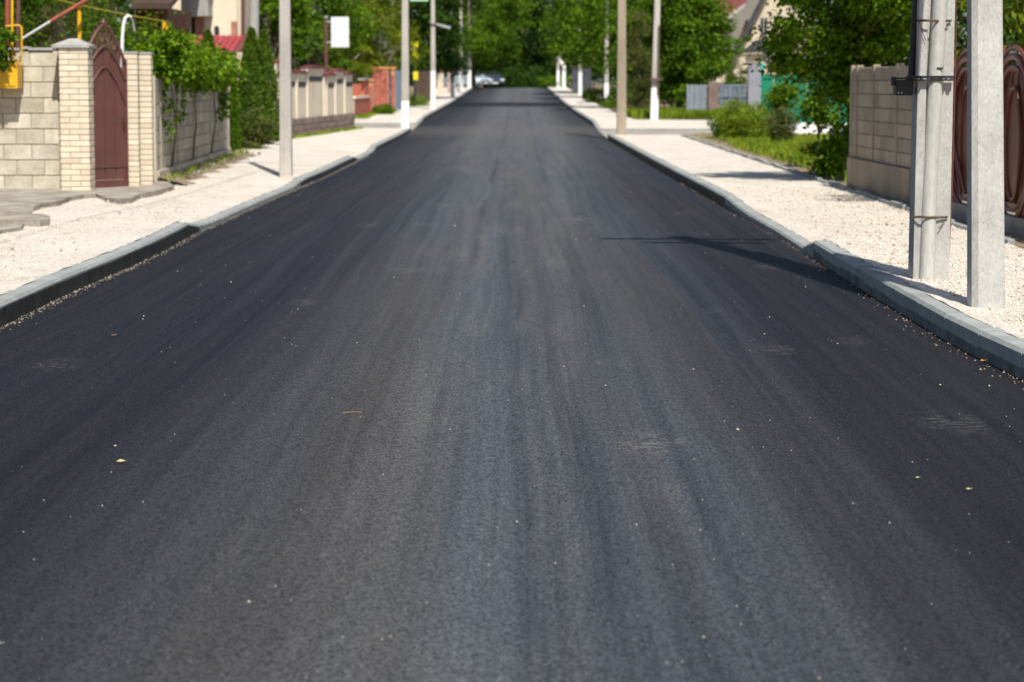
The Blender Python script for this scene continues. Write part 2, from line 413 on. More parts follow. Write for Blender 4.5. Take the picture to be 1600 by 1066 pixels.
def foliage_obj(name, P, D, rng, size, mat, root=None, loc=(0, 0, 0), aspect=.55, droop=0., up=.35, minz=None, face=None):
    if minz is not None:
        k = P[:, 2] > minz; P = P[k]; D = D[k]
    V = leaf_quads(rng, P, size, aspect, droop, up, D, face)
    off = origin(root) if root else Vector(loc)
    me = quads_mesh(name, V, rng.uniform(0, 1, len(V)), off); me.materials.append(mat)
    o = bpy.data.objects.new(name, me); link(o)
    if root: o.parent = root
    else: o.location = loc
    return o
def tree(name, label, cat, x, y, blobs, n, size, mat, bark=None, trunk_r=.16, clusters=90, spread=.45, seed=1, group=None,
         droop=.15, limbs=7, top=None, z0=None, aspect=.55, minz=None, lean=(0, 0)):
    rng = np.random.default_rng(seed); z0 = h(y) + .1 if z0 is None else z0
    root = thing(name, label, cat, (x, y, z0), group)
    P, D, CC = crown_pts(rng, blobs, n, clusters, spread)
    foliage_obj('crown', P, D, rng, size, mat, root, aspect=aspect, droop=droop, minz=minz)
    mb = MB(); top = top or max(b[2] for b in blobs)
    pts = [(x, y, z0 - .2)]; k = 6
    for i in range(1, k + 1):
        f = i/k; pts.append((x + lean[0]*f + rng.normal()*.05*f, y + lean[1]*f + rng.normal()*.05*f, z0 + (top - z0)*f))
    mb.tube(pts, [trunk_r*(1.25 if i == 0 else 1 - .75*i/k) for i in range(k + 1)], 9)
    sel = CC[rng.choice(len(CC), min(limbs, len(CC)), replace=False)]
    for c in sel:
        f = rng.uniform(.25, .75); j = int(f*k); p0 = Vector(pts[j]); c = Vector(c)
        if c.z < p0.z: p0 = Vector(pts[max(1, j - 2)])
        mid = p0.lerp(c, .5) + Vector((0, 0, .15*(c - p0).length)); r0 = trunk_r*.45
        mb.tube([p0, mid, c], [r0, r0*.6, r0*.2], 6)
    part(root, 'trunk', mb, bark or M_BARK, smooth=True)
    return root

# ================================================================== ROAD, KERBS, WALKS
LPX = [(-160, 590), (0, 511), (118, 454), (197, 421), (262, 389), (310, 361), (340, 350), (385, 328.5), (437, 306), (475, 290), (506, 277), (560, 250.5), (585, 237), (644, 205)]
RPX = [(1740, 672), (1599, 591), (1512, 555), (1446, 513), (1380, 473), (1326, 440), (1248, 388), (1200, 360), (1145, 332), (1100, 305), (1062, 284), (1007, 252.5), (952.5, 220)]
def edge_fn(pts, far):
    P = sorted([(g.y, g.x) for g in (gp(a, b) for a, b in pts)] + far)
    ys = [p[0] for p in P]; xs = [p[1] for p in P]
    ys = [-60] + ys; xs = [xs[0]] + xs
    yy = np.arange(-60, 340, .25); xx = np.interp(yy, ys, xs)
    k = np.ones(9)/9; xs2 = np.convolve(np.pad(xx, 4, 'edge'), k, 'valid')
    return lambda y: float(np.interp(y, yy, xs2))
XL = edge_fn(LPX, [(90, -3.62), (112, -3.6), (126, -3.55), (155, -3.5), (190, -3.55), (215, -3.6), (330, -3.6)])
XR = edge_fn(RPX, [(86, 2.62), (110, 2.45), (155, 2.3), (190, 2.25), (215, 2.3), (330, 2.4)])
HI, LO = .15, .035
def KL(y): return float(np.interp(y, [25.2, 26.2, 36.2, 37.4, 48.6, 49.6, 55.5, 56.6, 200], [HI, LO+.02, LO+.02, HI-.03, HI-.02, LO, LO, HI-.03, HI]))
def KR(y): return float(np.interp(y, [22.2, 23.0, 28.0, 31.0, 200], [HI+.01, LO+.01, LO+.04, HI, HI]))
SIDE0, SIDE1 = 77.0, 87.0        # the side street, left
RS0, RS1 = 68.0, 79.0            # the side street, right

ys = list(np.arange(-8, 100, .5)) + list(np.arange(100, 262, 2.))
mb = MB(); NX = 14
for y in ys:
    a, b = XL(y) - .02, XR(y) + .02
    for i in range(NX + 1):
        x = a + (b - a)*i/NX; mb.v.append((x, y, h(y) + .012*math.sin(math.pi*i/NX)))
for j in range(len(ys) - 1):
    for i in range(NX): q = j*(NX+1) + i; mb.f.append((q, q+1, q+NX+2, q+NX+1))
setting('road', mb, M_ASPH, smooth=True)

mb = MB()
gy = [-400, -60, 0, 20, 40, 60, 70, 78, 90, 110, 128, 155, 185, 205, 222, 260, 330, 600, 1500]
for y in gy:
    for x in (-900, -60, -20, 0, 20, 60, 900): mb.v.append((x, y, h(y) - .06))
for j in range(len(gy) - 1):
    for i in range(6): q = j*7 + i; mb.f.append((q, q+1, q+8, q+7))
setting('ground', mb, M_DIRT)

for x0, x1, a, b in ((-60, -3.3, SIDE0 - 1, SIDE1 + 1), (2.3, 60, RS0 - 1.5, RS1 + 1)):
    mb = MB(); n = 12
    for j in range(n + 1):
        y = a + (b - a)*j/n
        for i in range(31): mb.v.append((x0 + (x1 - x0)*i/30, y, h(y) - .02))
    for j in range(n):
        for i in range(30): q = j*31 + i; mb.f.append((q, q+1, q+32, q+31))
    setting('side_road', mb, M_SIDEROAD)

def kerb_stone_mesh(E, K, side, y0, y1, coat):
    """one kerb stone from y0 to y1; side -1 left of the road, +1 right"""
    mb = MB(); g = .006
    y0 += g; y1 -= g; sec = []
    for y in (y0, y1):
        x = E(y); z = h(y); t = z + K(y) + .004*random.random()
        sec.append([(x, y, z-.1), (x - side*.0, y, t-.022), (x + side*.018, y, t), (x + side*.15, y, t), (x + side*.15, y, z-.1)])
    n = 5; mb.add(sec[0] + sec[1], [tuple(range(n))[::-1], tuple(range(n, 2*n))] + [(i, (i+1) % n, n+(i+1) % n, n+i) for i in range(n)])
    return mb
def kerb_row(E, K, side, y0, y1, step, coat=False):
    root = bpy.data.objects.new('kerb', None); link(root); root['kind'] = 'structure'
    root.location = (E(y0), y0, h(y0))
    y = y0
    while y < y1 - .05:
        e = min(y + step, y1); o = part(root, 'kerb_stone', kerb_stone_mesh(E, K, side, y, e, coat), M_KERB)
        if coat and K(y) > .07 and K(e) > .07:
            c = MB(); sec = []
            for q in (y + .004, e - .004):
                x = E(q) - side*.006; z = h(q); t = z + K(q) - (.028 if side < 0 or y > 30 else .075) - (.012 if side < 0 or y > 30 else .035)*random.random()
                sec.append([(x, q, z + .004), (x, q, t), (x + side*.012, q, t + .006), (x + side*.012, q, z + .004)])
            c.add(sec[0] + sec[1], [(0, 3, 2, 1), (4, 5, 6, 7)] + [(i, (i+1) % 4, 4+(i+1) % 4, 4+i) for i in range(4)])
            part(root, 'bitumen_coat' if side < 0 or y > 30 else 'tar_stain', c, M_BITUMEN if side < 0 or y > 30 else M_KSTAIN)
        y = e
    return root
kerb_row(XL, KL, -1, 8.0, SIDE0, 1.0, coat=True)
kerb_row(XR, KR, 1, 6.0, RS0, 1.0, coat=True)
def kerb_far(E, side, y0, y1):
    mb = MB(); y = y0
    while y < y1 - .1:
        e = min(y + 2.0, y1); q = kerb_stone_mesh(E, lambda y: float(np.interp(y, [y0, y0 + 3, y0 + 8], [.04, .05, HI])), side, y, e, False); mb.add(q.v, q.f); y = e
    c = MB(); y = y0 + 5
    while y < y1 - 2:
        e = y + 2.0; x, x2 = E(y) - side*.006, E(e) - side*.006
        c.hexa([(x, y, h(y)), (x + side*.012, y, h(y)), (x2 + side*.012, e, h(e)), (x2, e, h(e))], [(x, y, h(y) + .10), (x + side*.012, y, h(y) + .10), (x2 + side*.012, e, h(e) + .10), (x2, e, h(e) + .10)]); y = e
    setting('kerb_coating', c, M_BITUMEN)
    # return along the side street
    x = E(y0); z = h(y0); o = mb
    for k in range(14):
        a = x + side*(.16 + k*1.0); b = x + side*(.16 + (k+1)*1.0 - .012); lo, hi_ = min(a, b), max(a, b)
        o.box(lo, hi_, y0, y0 + .15, z - .1, z + .05)
    setting('kerb', mb, M_KERB)
kerb_far(XL, -1, SIDE1, 235)
kerb_far(XR, 1, RS1, 235)

def walk(name, E, K, side, outer, y0, y1, mat, step=.25, n=8, seed=3):
    rng = np.random.default_rng(seed); mb = MB(); yy = np.arange(y0, y1 + 1e-6, step)
    for y in yy:
        a = E(y) + side*rng.uniform(.119, .131); b = outer(y); kk = K(y)
        for i in range(n + 1):
            f = i/n; x = a + (b - a)*f; zo = .14 if 'far' not in name else min(.14, kk + .005); z = h(y) + kk*(1-min(1, f*2.2)) + zo*min(1, f*2.2) - (.012 if i else -.006) + rng.uniform(-.008, .006)
            mb.v.append((x, y, z))
    for j in range(len(yy) - 1):
        for i in range(n): q = j*(n+1) + i; mb.f.append((q, q+1, q+n+2, q+n+1))
    return setting(name, mb, mat, smooth=True)
walk('sidewalk_left', XL, KL, -1, lambda y: float(np.interp(y, [30, 60, 77], [-7.2, -7.0, -6.2])), 6, SIDE0, M_GRAV)
LOUT = lambda y: 4.47
walk('sidewalk_right', XR, KR, 1, LOUT, 6, RS0, M_GRAV, n=6)
walk('sidewalk_left_far', XL, lambda y: float(np.interp(y, [87, 90, 95], [.05, .06, HI])), -1, lambda y: float(np.interp(y, [87, 100, 235], [-8.5, -6.4, -6.0])), SIDE1 + .1, 235, M_GRAV, step=1.5, n=5)
walk('sidewalk_right_far', XR, lambda y: float(np.interp(y, [79, 82, 87], [.05, .06, HI])), 1, lambda y: float(np.interp(y, [79, 88, 89, 95, 118, 119, 150, 235], [7.6, 7.4, 4.3, 4.2, 4.1, 4.0, 3.9, 3.8])), RS1 + .1, 235, M_GRAV, step=1.5, n=5)

# narrow garden kerb on the far side of the right-hand walk
root = bpy.data.objects.new('garden_kerb', None); link(root); root['kind'] = 'structure'; root.location = (4.5, 24, .1)
em = MB().cbox(-.035, .035, 0, .99, 0, .2, .008).mesh('kerb_stone'); em.materials.append(M_KERB)
for k in range(44):
    y = 22 + k*1.0; piece(root, 'kerb_stone', em, (4.49 + .012*math.sin(k*1.7), y, h(y) - .025 + .012*math.sin(k*2.3)), rotz=.012*math.sin(k*3.1))

# verge right of the garden kerb: dirt and grass
def patch(name, x0, x1, y0, y1, zf, mat, step=.6, seed=5, amp=.03):
    rng = np.random.default_rng(seed); mb = MB(); xs = np.linspace(x0, x1, max(2, int((x1-x0)/step)) + 1); yy = np.linspace(y0, y1, max(2, int((y1-y0)/step)) + 1)
    for y in yy:
        for x in xs: mb.v.append((x, y, zf(x, y) + rng.uniform(-amp, amp)))
    n = len(xs)
    for j in range(len(yy) - 1):
        for i in range(n - 1): q = j*n + i; mb.f.append((q, q+1, q+n+1, q+n))
    return setting(name, mb, mat, smooth=True)
patch('verge', 4.53, 15, 20, RS0 - .2, lambda x, y: h(y) + .12 + .05*min(1, (x-4.5)), M_DIRT)
patch('verge', 4.3, 18, RS1 + 10.2, 235, lambda x, y: h(y) + .12, M_DIRT, step=2)
patch('verge', -16, -6.0, SIDE1 + 4, 235, lambda x, y: h(y) + .08, M_DIRT, step=2)
patch('verge', -16, -5.95, 33, SIDE0 - .5, lambda x, y: h(y) + .155, M_DIRT, step=.8)

# ---- stones: scattered chips as real geometry
def chips(name, rng, P, s, mat, kind='stuff'):
    n = len(P); base = np.array([(1,0,0),(-1,0,0),(0,1,0),(0,-1,0),(0,0,.7),(0,0,-.5)], float)
    F = np.array([(0,2,4),(2,1,4),(1,3,4),(3,0,4),(2,0,5),(1,2,5),(3,1,5),(0,3,5)])
    S = s*rng.lognormal(0, .42, (n, 1, 1)); a = rng.uniform(0, 6.28, n); ca, sa = np.cos(a), np.sin(a)
    V = base[None]*(1 + rng.uniform(-.35, .35, (n, 6, 3)))*S*np.array([1, .75, 1])
    x = V[..., 0]*ca[:, None] - V[..., 1]*sa[:, None]; y = V[..., 0]*sa[:, None] + V[..., 1]*ca[:, None]
    V = np.stack([x, y, V[..., 2]], -1) + P[:, None, :]
    FF = (F[None] + (np.arange(n)*6)[:, None, None]).reshape(-1)
    me = bpy.data.meshes.new(name); me.vertices.add(n*6); me.vertices.foreach_set('co', V.reshape(-1).astype(np.float32))
    me.loops.add(n*24); me.loops.foreach_set('vertex_index', FF.astype(np.int32))
    me.polygons.add(n*8); me.polygons.foreach_set('loop_start', np.arange(0, n*24, 3, dtype=np.int32))
    try: me.polygons.foreach_set('loop_total', np.full(n*8, 3, dtype=np.int32))
    except Exception: pass
    me.update(); me.validate(); me.materials.append(mat)
    o = bpy.data.objects.new(name, me); link(o); o['kind'] = kind; return o
rng = np.random.default_rng(11)
def scatter_walk(E, K, side, outer, y0, y1, n):
    y = y0 + (y1 - y0)*rng.uniform(0, 1, n)**1.5; P = []
    for q in y:
        a = E(q) + side*.16; b = outer; f = rng.uniform(0, 1); x = a + (b - a)*f
        P.append((x, q, h(q) + K(q)*(1-min(1, f*2.2)) + .14*min(1, f*2.2) - .006))
    return np.array(P)
chips('gravel', rng, scatter_walk(XL, KL, -1, -6.9, 15.5, 38, 30000), .0062, M_STONE)
chips('gravel', rng, scatter_walk(XR, KR, 1, 4.46, 12.5, 34, 34000), .0062, M_STONE)
M_CHIPD = pm('brown_chips', (.20, .15, .10), (.36, .29, .21), 9, .9, .2, 90)
chips('gravel', rng, scatter_walk(XR, KR, 1, 4.46, 13, 34, 1500), .009, M_CHIPD)
chips('gravel', rng, scatter_walk(XL, KL, -1, -5.9, 15.5, 32, 400), .008, M_CHIPD)
n = 2600; q_ = np.array([tuple(gp(a_, b_, .14)) for a_, b_ in ((-40, 389), (0, 379), (110, 345), (230, 319), (300, 300), (345, 285), (400, 268))])
yy = q_[0, 1] + (q_[-1, 1] - q_[0, 1])*rng.uniform(0, 1, n)
chips('gravel', rng, np.array([(np.interp(v_, q_[:, 1], q_[:, 0]) + rng.normal()*.022, v_, h(v_) + .134) for v_ in yy]), .0055, pm('grey_chips2', (.36, .33, .29), (.56, .52, .46), 9, .9, .2, 90))
# loose chips on the asphalt and the crumbs lying along the kerb foot
n = 700; yy = 6.2 + 40*rng.uniform(0, 1, n)**1.7
chips('loose_stones', rng, np.array([(rng.uniform(XL(q), XR(q)), q, h(q) + .012) for q in yy]), .0034, pm('dusty_chips', (.30, .28, .25), (.62, .58, .52), 40, .9, 0, 90))
n = 2400; yy = 13 + 40*rng.uniform(0, 1, n)**1.4
chips('gravel', rng, np.array([(XL(q) + abs(rng.normal())*.035 + .012, q, h(q) + .004) for q in yy]), .0058, pm('grey_chips', (.13, .115, .09), (.33, .30, .25), 9, .9, .2, 90))
n = 330; yy = 10 + 30*rng.uniform(0, 1, n)**1.4
chips('gravel', rng, np.array([(XR(q) - abs(rng.normal())*.05 - .01, q, h(q) + .004) for q in yy]), .006, M_CHIPD)

# ================================================================== LEFT SIDE, NEAR: block wall, pillars, gate
GZ = .15
# --- block wall
Y0 = 32.3
wl = at(-60, 200, Y0).x; wr = at(93.5, 200, Y0).x; wtop = at(50, 80, Y0).z
t = thing('block_wall', 'cream concrete block wall behind the yellow gas box at the left edge', 'wall', (wr, Y0, GZ))
part(t, 'mortar', MB().box(wl, wr, Y0 + .012, Y0 + .19, GZ - .05, wtop), M_MORTAR)
bh = .2; rows = int((wtop - GZ)/bh); bh = (wtop - GZ)/rows
blk = MB().cbox(0, .365, 0, .1, 0, bh - .012, .006).mesh('block'); blk.materials.append(M_CONCL)
for r in range(rows):
    x = wr - .008; off = .20 if r % 2 else .37; first = True
    while x > wl + .05:
        w = off if first else .375; first = False; w = min(w, x - wl)
        piece(t, 'block', blk, (x - w + .004, Y0 - .002 - .004*random.random(), GZ + r*bh + .006), scale=((w - .012)/.365, 1, 1)); x -= w
mb = MB()
for a, b, z in ((-60, 30, 79), (33, 44, 77), (44, 82, 79)):
    fbox(mb, a, b, z - 4.5, z - .4, Y0 - .03, .26)
part(t, 'coping', mb, M_CONC)
# --- brick pillars
def brick_pillar(name, label, px0, px1, y, ztop, size=.38, cap='pyramid', rot=0.0, group='cream brick gate pillars', base=GZ):
    x0 = at(px0, 200, y).x; x1 = x0 + size; t = thing(name, label, 'pillar', ((x0+x1)/2, y + size/2, base), group)
    c = Vector(((x0+x1)/2, y + size/2, base)); s = size/2
    part(t, 'mortar', MB().box(c.x - s + .008, c.x + s - .008, c.y - s + .008, c.y + s - .008, base - .1, ztop), M_MORTAR)
    pitch = .0745; n = int(round((ztop - base)/pitch)); pitch = (ztop - base)/n
    if size > .3:
        st = MB().cbox(0, .25, 0, .12, 0, pitch - .010, .004).mesh('brick')
    else:
        st = MB().cbox(0, size, 0, .12, 0, pitch - .010, .004).mesh('brick')
    st.materials.append(M_BRICKC)
    for k in range(n):
        z = base + k*pitch + .005
        if size > .3:
            for q in range(4):
                a = q*math.pi/2
                # brick hugging one side of the square, pinwheel; mirrored on odd courses
                lx = -s if k % 2 else s - .25
                loc = Vector((lx, -s, 0)); loc = Matrix.Rotation(a, 3, 'Z') @ loc
                piece(t, 'brick', st, (c.x + loc.x + random.uniform(-.002, .002), c.y + loc.y + random.uniform(-.002, .002), z), rotz=a)
        else:
            for dy in (-s, s - .12): piece(t, 'brick', st, (c.x - s + random.uniform(-.003, .003), c.y + dy, z))
    if cap == 'pyramid':
        m = MB(); o = s + .035; m.box(c.x - o - .05, c.x + o - .01, c.y - o, c.y + o, ztop + .002, ztop + .035)
        m.add([(c.x-o-.06, c.y-o, ztop+.036), (c.x+o-.01, c.y-o, ztop+.036), (c.x+o-.01, c.y+o, ztop+.036), (c.x-o-.06, c.y+o, ztop+.036),
               (c.x-.07, c.y-.05, ztop+.125), (c.x+.03, c.y-.05, ztop+.125), (c.x+.03, c.y+.05, ztop+.125), (c.x-.07, c.y+.05, ztop+.125)],
              [(0,3,2,1),(4,5,6,7),(0,1,5,4),(1,2,6,5),(2,3,7,6),(3,0,4,7)])
        part(t, 'cap', m, M_CONC)
    else:
        m = MB(); m.box(c.x-s-.01, c.x+s+.01, c.y-s-.01, c.y+s+.01, ztop + .002, ztop + .03); part(t, 'cap', m, M_CONC)
    return t
brick_pillar('brick_pillar', 'thick cream brick pillar with a pyramid cap left of the maroon gate', 94, 142, 31.8, at(120, 75, 31.8).z)
brick_pillar('brick_pillar', 'narrow cream brick pillar touching the right edge of the maroon gate', 195, 215, 33.25, at(200, 84, 33.25).z, size=.185, cap='flat')
brick_pillar('brick_pillar', 'narrow cream brick pillar beside the grey panel fence, second right of the maroon gate', 216, 236, 33.7, at(225, 85, 33.7).z, size=.19, cap='flat')

# --- maroon pointed gate
ln = Line((at(130, 200, 32.45).x, 32.45), (at(196, 200, 33.2).x, 33.2))
L = ln.L
t = thing('garden_gate', 'tall maroon metal garden gate with a pointed arched top between cream brick pillars', 'gate', ln.p(L/2, 0, GZ))
def arch(s, zs, zp):   # pointed arch profile
    u = abs(s - L/2)/(L/2); return zs + (zp - zs)*(1 - u**1.55)
n = 8
for i in range(n):
    a, b = L*i/n + .006, L*(i+1)/n - .006; d = .0 if i % 2 else .008
    m = MB(); m.prism([ln.p(a, d, .46), ln.p(b, d, .46), ln.p(b, d, arch(b, 1.60, 2.05)), ln.p((a+b)/2, d, arch((a+b)/2, 1.60, 2.05)), ln.p(a, d, arch(a, 1.60, 2.05))], ln.n*-.02)
    part(t, 'plank', m, M_MAROON)
for i in range(4):
    a, b = L*i/4 + .012, L*(i+1)/4 - .012; m = MB(); ln.box(m, a, b, -.02, .004, .28, .44); part(t, 'panel', m, M_MAROON)
m = MB(); ln.box(m, 0, L, -.03, .02, .17, .27); ln.box(m, 0, L, -.03, .014, .441, .459); ln.box(m, -.02, .0, -.03, .03, .15, 1.9); ln.box(m, L, L + .02, -.03, .03, .15, 1.9)
part(t, 'frame', m, M_MAROON)
for zs, zp, r in ((1.62, 2.08, .018), (1.86, 2.36, .02), (1.30, 1.80, .012)):
    pts = [ln.p(L*i/24, .015, arch(L*i/24, zs, zp)) for i in range(25)]
    part(t, 'arch_rail', MB().tube(pts, r, 8), M_MAROON, smooth=True)
for i in range(1, 14):
    s = L*i/14; part(t, 'bar', MB().tube([ln.p(s, .01, arch(s, 1.62, 2.08)), ln.p(s, .01, arch(s, 1.86, 2.36) + .05), ln.p(s, .01, arch(s, 1.86, 2.36) + .09)], [.008, .008, .002], 6), M_MAROON)
for i in range(2, 13, 2):
    s = L*i/14; z = arch(s, 1.74, 2.22); pts = [ln.p(s + .035*math.cos(q), .01, z + .06*math.sin(q)) for q in np.linspace(0, 2*math.pi, 13)]
    part(t, 'scroll', MB().tube(pts, .006, 5, caps=False), M_MAROON, smooth=True)
part(t, 'finial', MB().tube([ln.p(L/2, .01, 2.36), ln.p(L/2, .01, 2.39), ln.p(L/2, .01, 2.42), ln.p(L/2, .01, 2.46)], [.02, .035, .018, .003], 8), M_MAROON, smooth=True)
part(t, 'handle', MB().tube([ln.p(L - .10, .03, 1.03), ln.p(L - .10, .07, 1.05), ln.p(L - .10, .07, 1.15), ln.p(L - .10, .03, 1.17)], .009, 6), M_DARKM)

# --- gas cabinet + pipes
t = thing('gas_cabinet', 'yellow metal gas cabinet with an open pointed upper edge on the block wall', 'gas cabinet', (at(10, 138, 32).x, 32.0, at(10, 138, 32).z))
a = at(-40, 138, 31.95); b = at(26.5, 98, 31.95)
m = MB(); m.prism([(a.x, 31.95, a.z), (b.x, 31.95, a.z), (b.x, 31.95, b.z - .03), (b.x - .05, 31.95, b.z + .05), (b.x - .09, 31.95, b.z), (b.x - .16, 31.95, b.z + .02), (a.x, 31.95, b.z + .02)], (0, .33, 0)); part(t, 'cabinet_body', m, M_YELLOW)
m = MB().cbox(a.x + .03, b.x - .03, 31.935, 31.949, a.z + .03, b.z - .06, .004); part(t, 'cabinet_door', m, M_YELLOW)
m = MB().box(b.x - .2, b.x - .14, 31.92, 31.934, b.z - .12, b.z - .07); part(t, 'latch', m, M_SILVER)
def pipe(name, label, cat, pts, r, mat, group=None, n=8):
    pts = [Vector(p) for p in pts]; return solo(name, MB().tube(pts, r, n), mat, label, cat, pts[0], group, smooth=True)
m = [at(9, 41, 31.9), at(29, 39.5, 31.9), at(33, 42, 31.9), at(34, 50, 31.9), at(34, 84, 31.9), at(31, 96, 31.95)]
pipe('gas_pipe', 'bent yellow gas pipe rising from the gas cabinet at the left edge', 'pipe', m, .013, M_YELLOW, 'yellow gas pipes')
pipe('gas_pipe', 'straight thin yellow gas pipe standing behind the hanging vine at the left edge', 'pipe', [at(19, 98, 32.05), at(19, -30, 32.05)], .017, M_YELLOW, 'yellow gas pipes')
pipe('steel_post', 'maroon steel post standing just right of the upright yellow gas pipe', 'post', [at(28, 90, 33.0), at(29, -40, 33.0)], .03, M_MAROON)
pipe('steel_post', 'rusty red steel post at the far left behind the gas pipes', 'post', [at(12, 90, 33.4), at(12, -40, 33.4)], .035, M_RUSTY)
t = thing('gas_pipeline', 'long yellow gas pipe crossing above the maroon gate on slim yellow posts', 'pipe', at(124, 75, 34.5))
part(t, 'pipe', MB().tube([at(40, -12, 33.5), at(124, 8, 34.5), at(200, 24, 36), at(262, 34.5, 38)], .010, 8), pm('dull_yellow_paint', (.36, .27, .02), (.50, .38, .04), 5, .6, .1, 60), smooth=True)
part(t, 'post', MB().tube([at(124, 130, 34.5), at(124, 8, 34.5)], .03, 8), M_YELLOW, smooth=True)
part(t, 'post', MB().tube([at(258, 130, 38), at(258, 34, 38)], .045, 8), M_YELLOW, smooth=True)
part(t, 'bracket', MB().box(at(121, 10, 34.5).x, at(128, 10, 34.5).x, 34.44, 34.56, at(124, 12, 34.5).z, at(124, 6, 34.5).z), M_RUSTY)
t = thing('roof_stay', 'slanting stay, silver below and rust red above, rising over the block wall', 'stay', at(35, 60, 33.6))
part(t, 'lower_tube', MB().tube([at(34, 61, 33.6), at(78, 34, 33.9)], .02, 8), M_SILVER, smooth=True)
part(t, 'upper_tube', MB().tube([at(78, 34, 33.9), at(135, 0, 34.3), at(160, -15, 34.5)], .028, 8), M_RUSTY, smooth=True)
t = thing('vent_pipe', 'white hooked pipe standing behind the narrow cream brick pillars', 'pipe', at(191, 84, 34.2))
part(t, 'pipe', MB().tube([at(190.5, 110, 34.2), at(191, 60, 34.2), at(193, 38, 34.2), at(196, 28, 34.2), at(200, 24.5, 34.2), at(204, 27, 34.25)], .024, 8), M_WHITEM, smooth=True)
part(t, 'hook', MB().tube([at(204, 27, 34.25), at(208, 35, 34.3), at(210, 48, 34.3)], .012, 8), M_SILVER, smooth=True)

# --- concrete aprons (in front of gate and wall)
def slab(name, label, pts, dz, thick, mat, cat='paving', group=None):
    P = [gp(a, b, dz) for a, b in pts]; m = MB().prism(P, (0, 0, -thick)); return solo(name, m, mat, label, cat, P[0], group)
slab('concrete_apron', 'cracked grey concrete apron in front of the cream block wall and brick pillar', [(-60, 318), (20, 322), (52, 323), (66, 318), (93, 314), (112, 307), (131, 304), (150, 303), (148, 294), (130, 290), (90, 286), (-60, 286)], .185, .09, M_APRON, group='concrete aprons')
slab('concrete_apron', 'grey concrete doorstep slab in front of the maroon gate', [(148, 302), (165, 309), (186, 312), (206, 309), (218, 303), (240, 299), (272, 290), (262, 284), (236, 280), (196, 284), (150, 293)], .175, .08, M_APRON, group='concrete aprons')
slab('broken_slab', 'small broken concrete slab with a rounded end on the gravel at the left edge', [(-60, 338), (10, 338), (45, 334), (66, 334), (78, 338), (77, 342), (62, 344), (30, 343), (-60, 348)], .20, .09, M_APRON, group='broken slabs')
slab('broken_slab', 'flat broken slab end lying nearest the road at the left edge', [(-60, 354), (5, 352), (38, 349), (34, 354), (0, 360), (-60, 366)], .17, .06, M_APRON, group='broken slabs')
slab('broken_slab', 'raised step slab on the concrete apron at the left edge', [(-60, 318), (12, 320), (50, 326), (51, 331), (10, 330), (-60, 329)], .215, .07, M_APRON, group='broken slabs')
p = gp(91, 283, .19)
t = solo('cloth_scrap', MB().add([(p.x-.03, p.y-.05, p.z), (p.x+.03, p.y-.05, p.z), (p.x+.02, p.y-.02, p.z+.10), (p.x-.02, p.y-.02, p.z+.15), (p.x, p.y-.12, p.z+.06)], [(0,1,4),(1,2,4),(2,3,4),(3,0,4),(0,3,2,1)]), M_BLACK, 'small crumpled black scrap at the foot of the thick brick pillar', 'scrap', p)

# --- left concrete panel fence
def panel_fence(label, A, B, zb, zt, plinth, posts, mat, pitch=.19, seed=2, dz=0., flip=1):
    rn = random.Random(seed); ln = Line(A, B); t = thing('panel_fence', label, 'fence', ln.p(0, 0, zb))
    pm_ = MB(); pm_.box(-.06, .06, -.045, .045, 0, zt - zb + .03); pme = pm_.mesh('post'); pme.materials.append(mat)
    for s in posts: piece(t, 'post', pme, ln.p(s, 0, zb), rotz=ln.ang)
    m = MB(); ln.box(m, posts[0], posts[-1], -.06*flip, .085*flip, zb - .15, zb + plinth); part(t, 'plinth', m, mat)
    rows = int(round((zt - zb - plinth)/pitch)); ph = (zt - zb - plinth)/rows
    bm_ = MB().cbox(0, 1, -.012, .012, 0, ph - .014, .006).mesh('block'); bm_.materials.append(mat)
    for a, b in zip(posts[:-1], posts[1:]):
        m = MB(); ln.box(m, a + .07, b - .07, -.03, .018, zb + plinth, zt); part(t, 'panel', m, mat)
        for r in range(rows):
            cuts = [0, .36, .70, 1.0] if r % 2 else [0, .22, .55, .86, 1.0]; w = b - a - .16
            if r % 3 == 2: cuts = [0, .5, 1.0]
            for c0, c1 in zip(cuts[:-1], cuts[1:]):
                d = (.02 + .004*rn.random())*flip
                piece(t, 'block', bm_, ln.p(a + .08 + c0*w + .006, d, zb + plinth + r*ph + .007), rotz=ln.ang, scale=((c1 - c0)*w - .012, 1, 1))
    return t, ln
A = (at(238, 200, 34.9).x, 34.9); B = (at(357, 200, 47.5).x, 47.5)
LL = Line(A, B).L
posts = [0.08]
for px in (248, 274, 299, 326, 340, 354.5):
    # distance along where the survey column cuts the line
    best = min(np.linspace(0, LL, 400), key=lambda s: abs((Line(A, B).p(s).x/Line(A, B).p(s).y) - ray(px, 200).x)); posts.append(float(best))
panel_fence('grey concrete panel fence under the overhanging bright green vine, left of the road', A, B, .15, 1.66, .17, posts, pm('fence_concrete_left', (.28, .25, .20), (.52, .465, .37), 1.3, .92, .5, 40, objrand=.16, stretch=(1, 1, .5)))
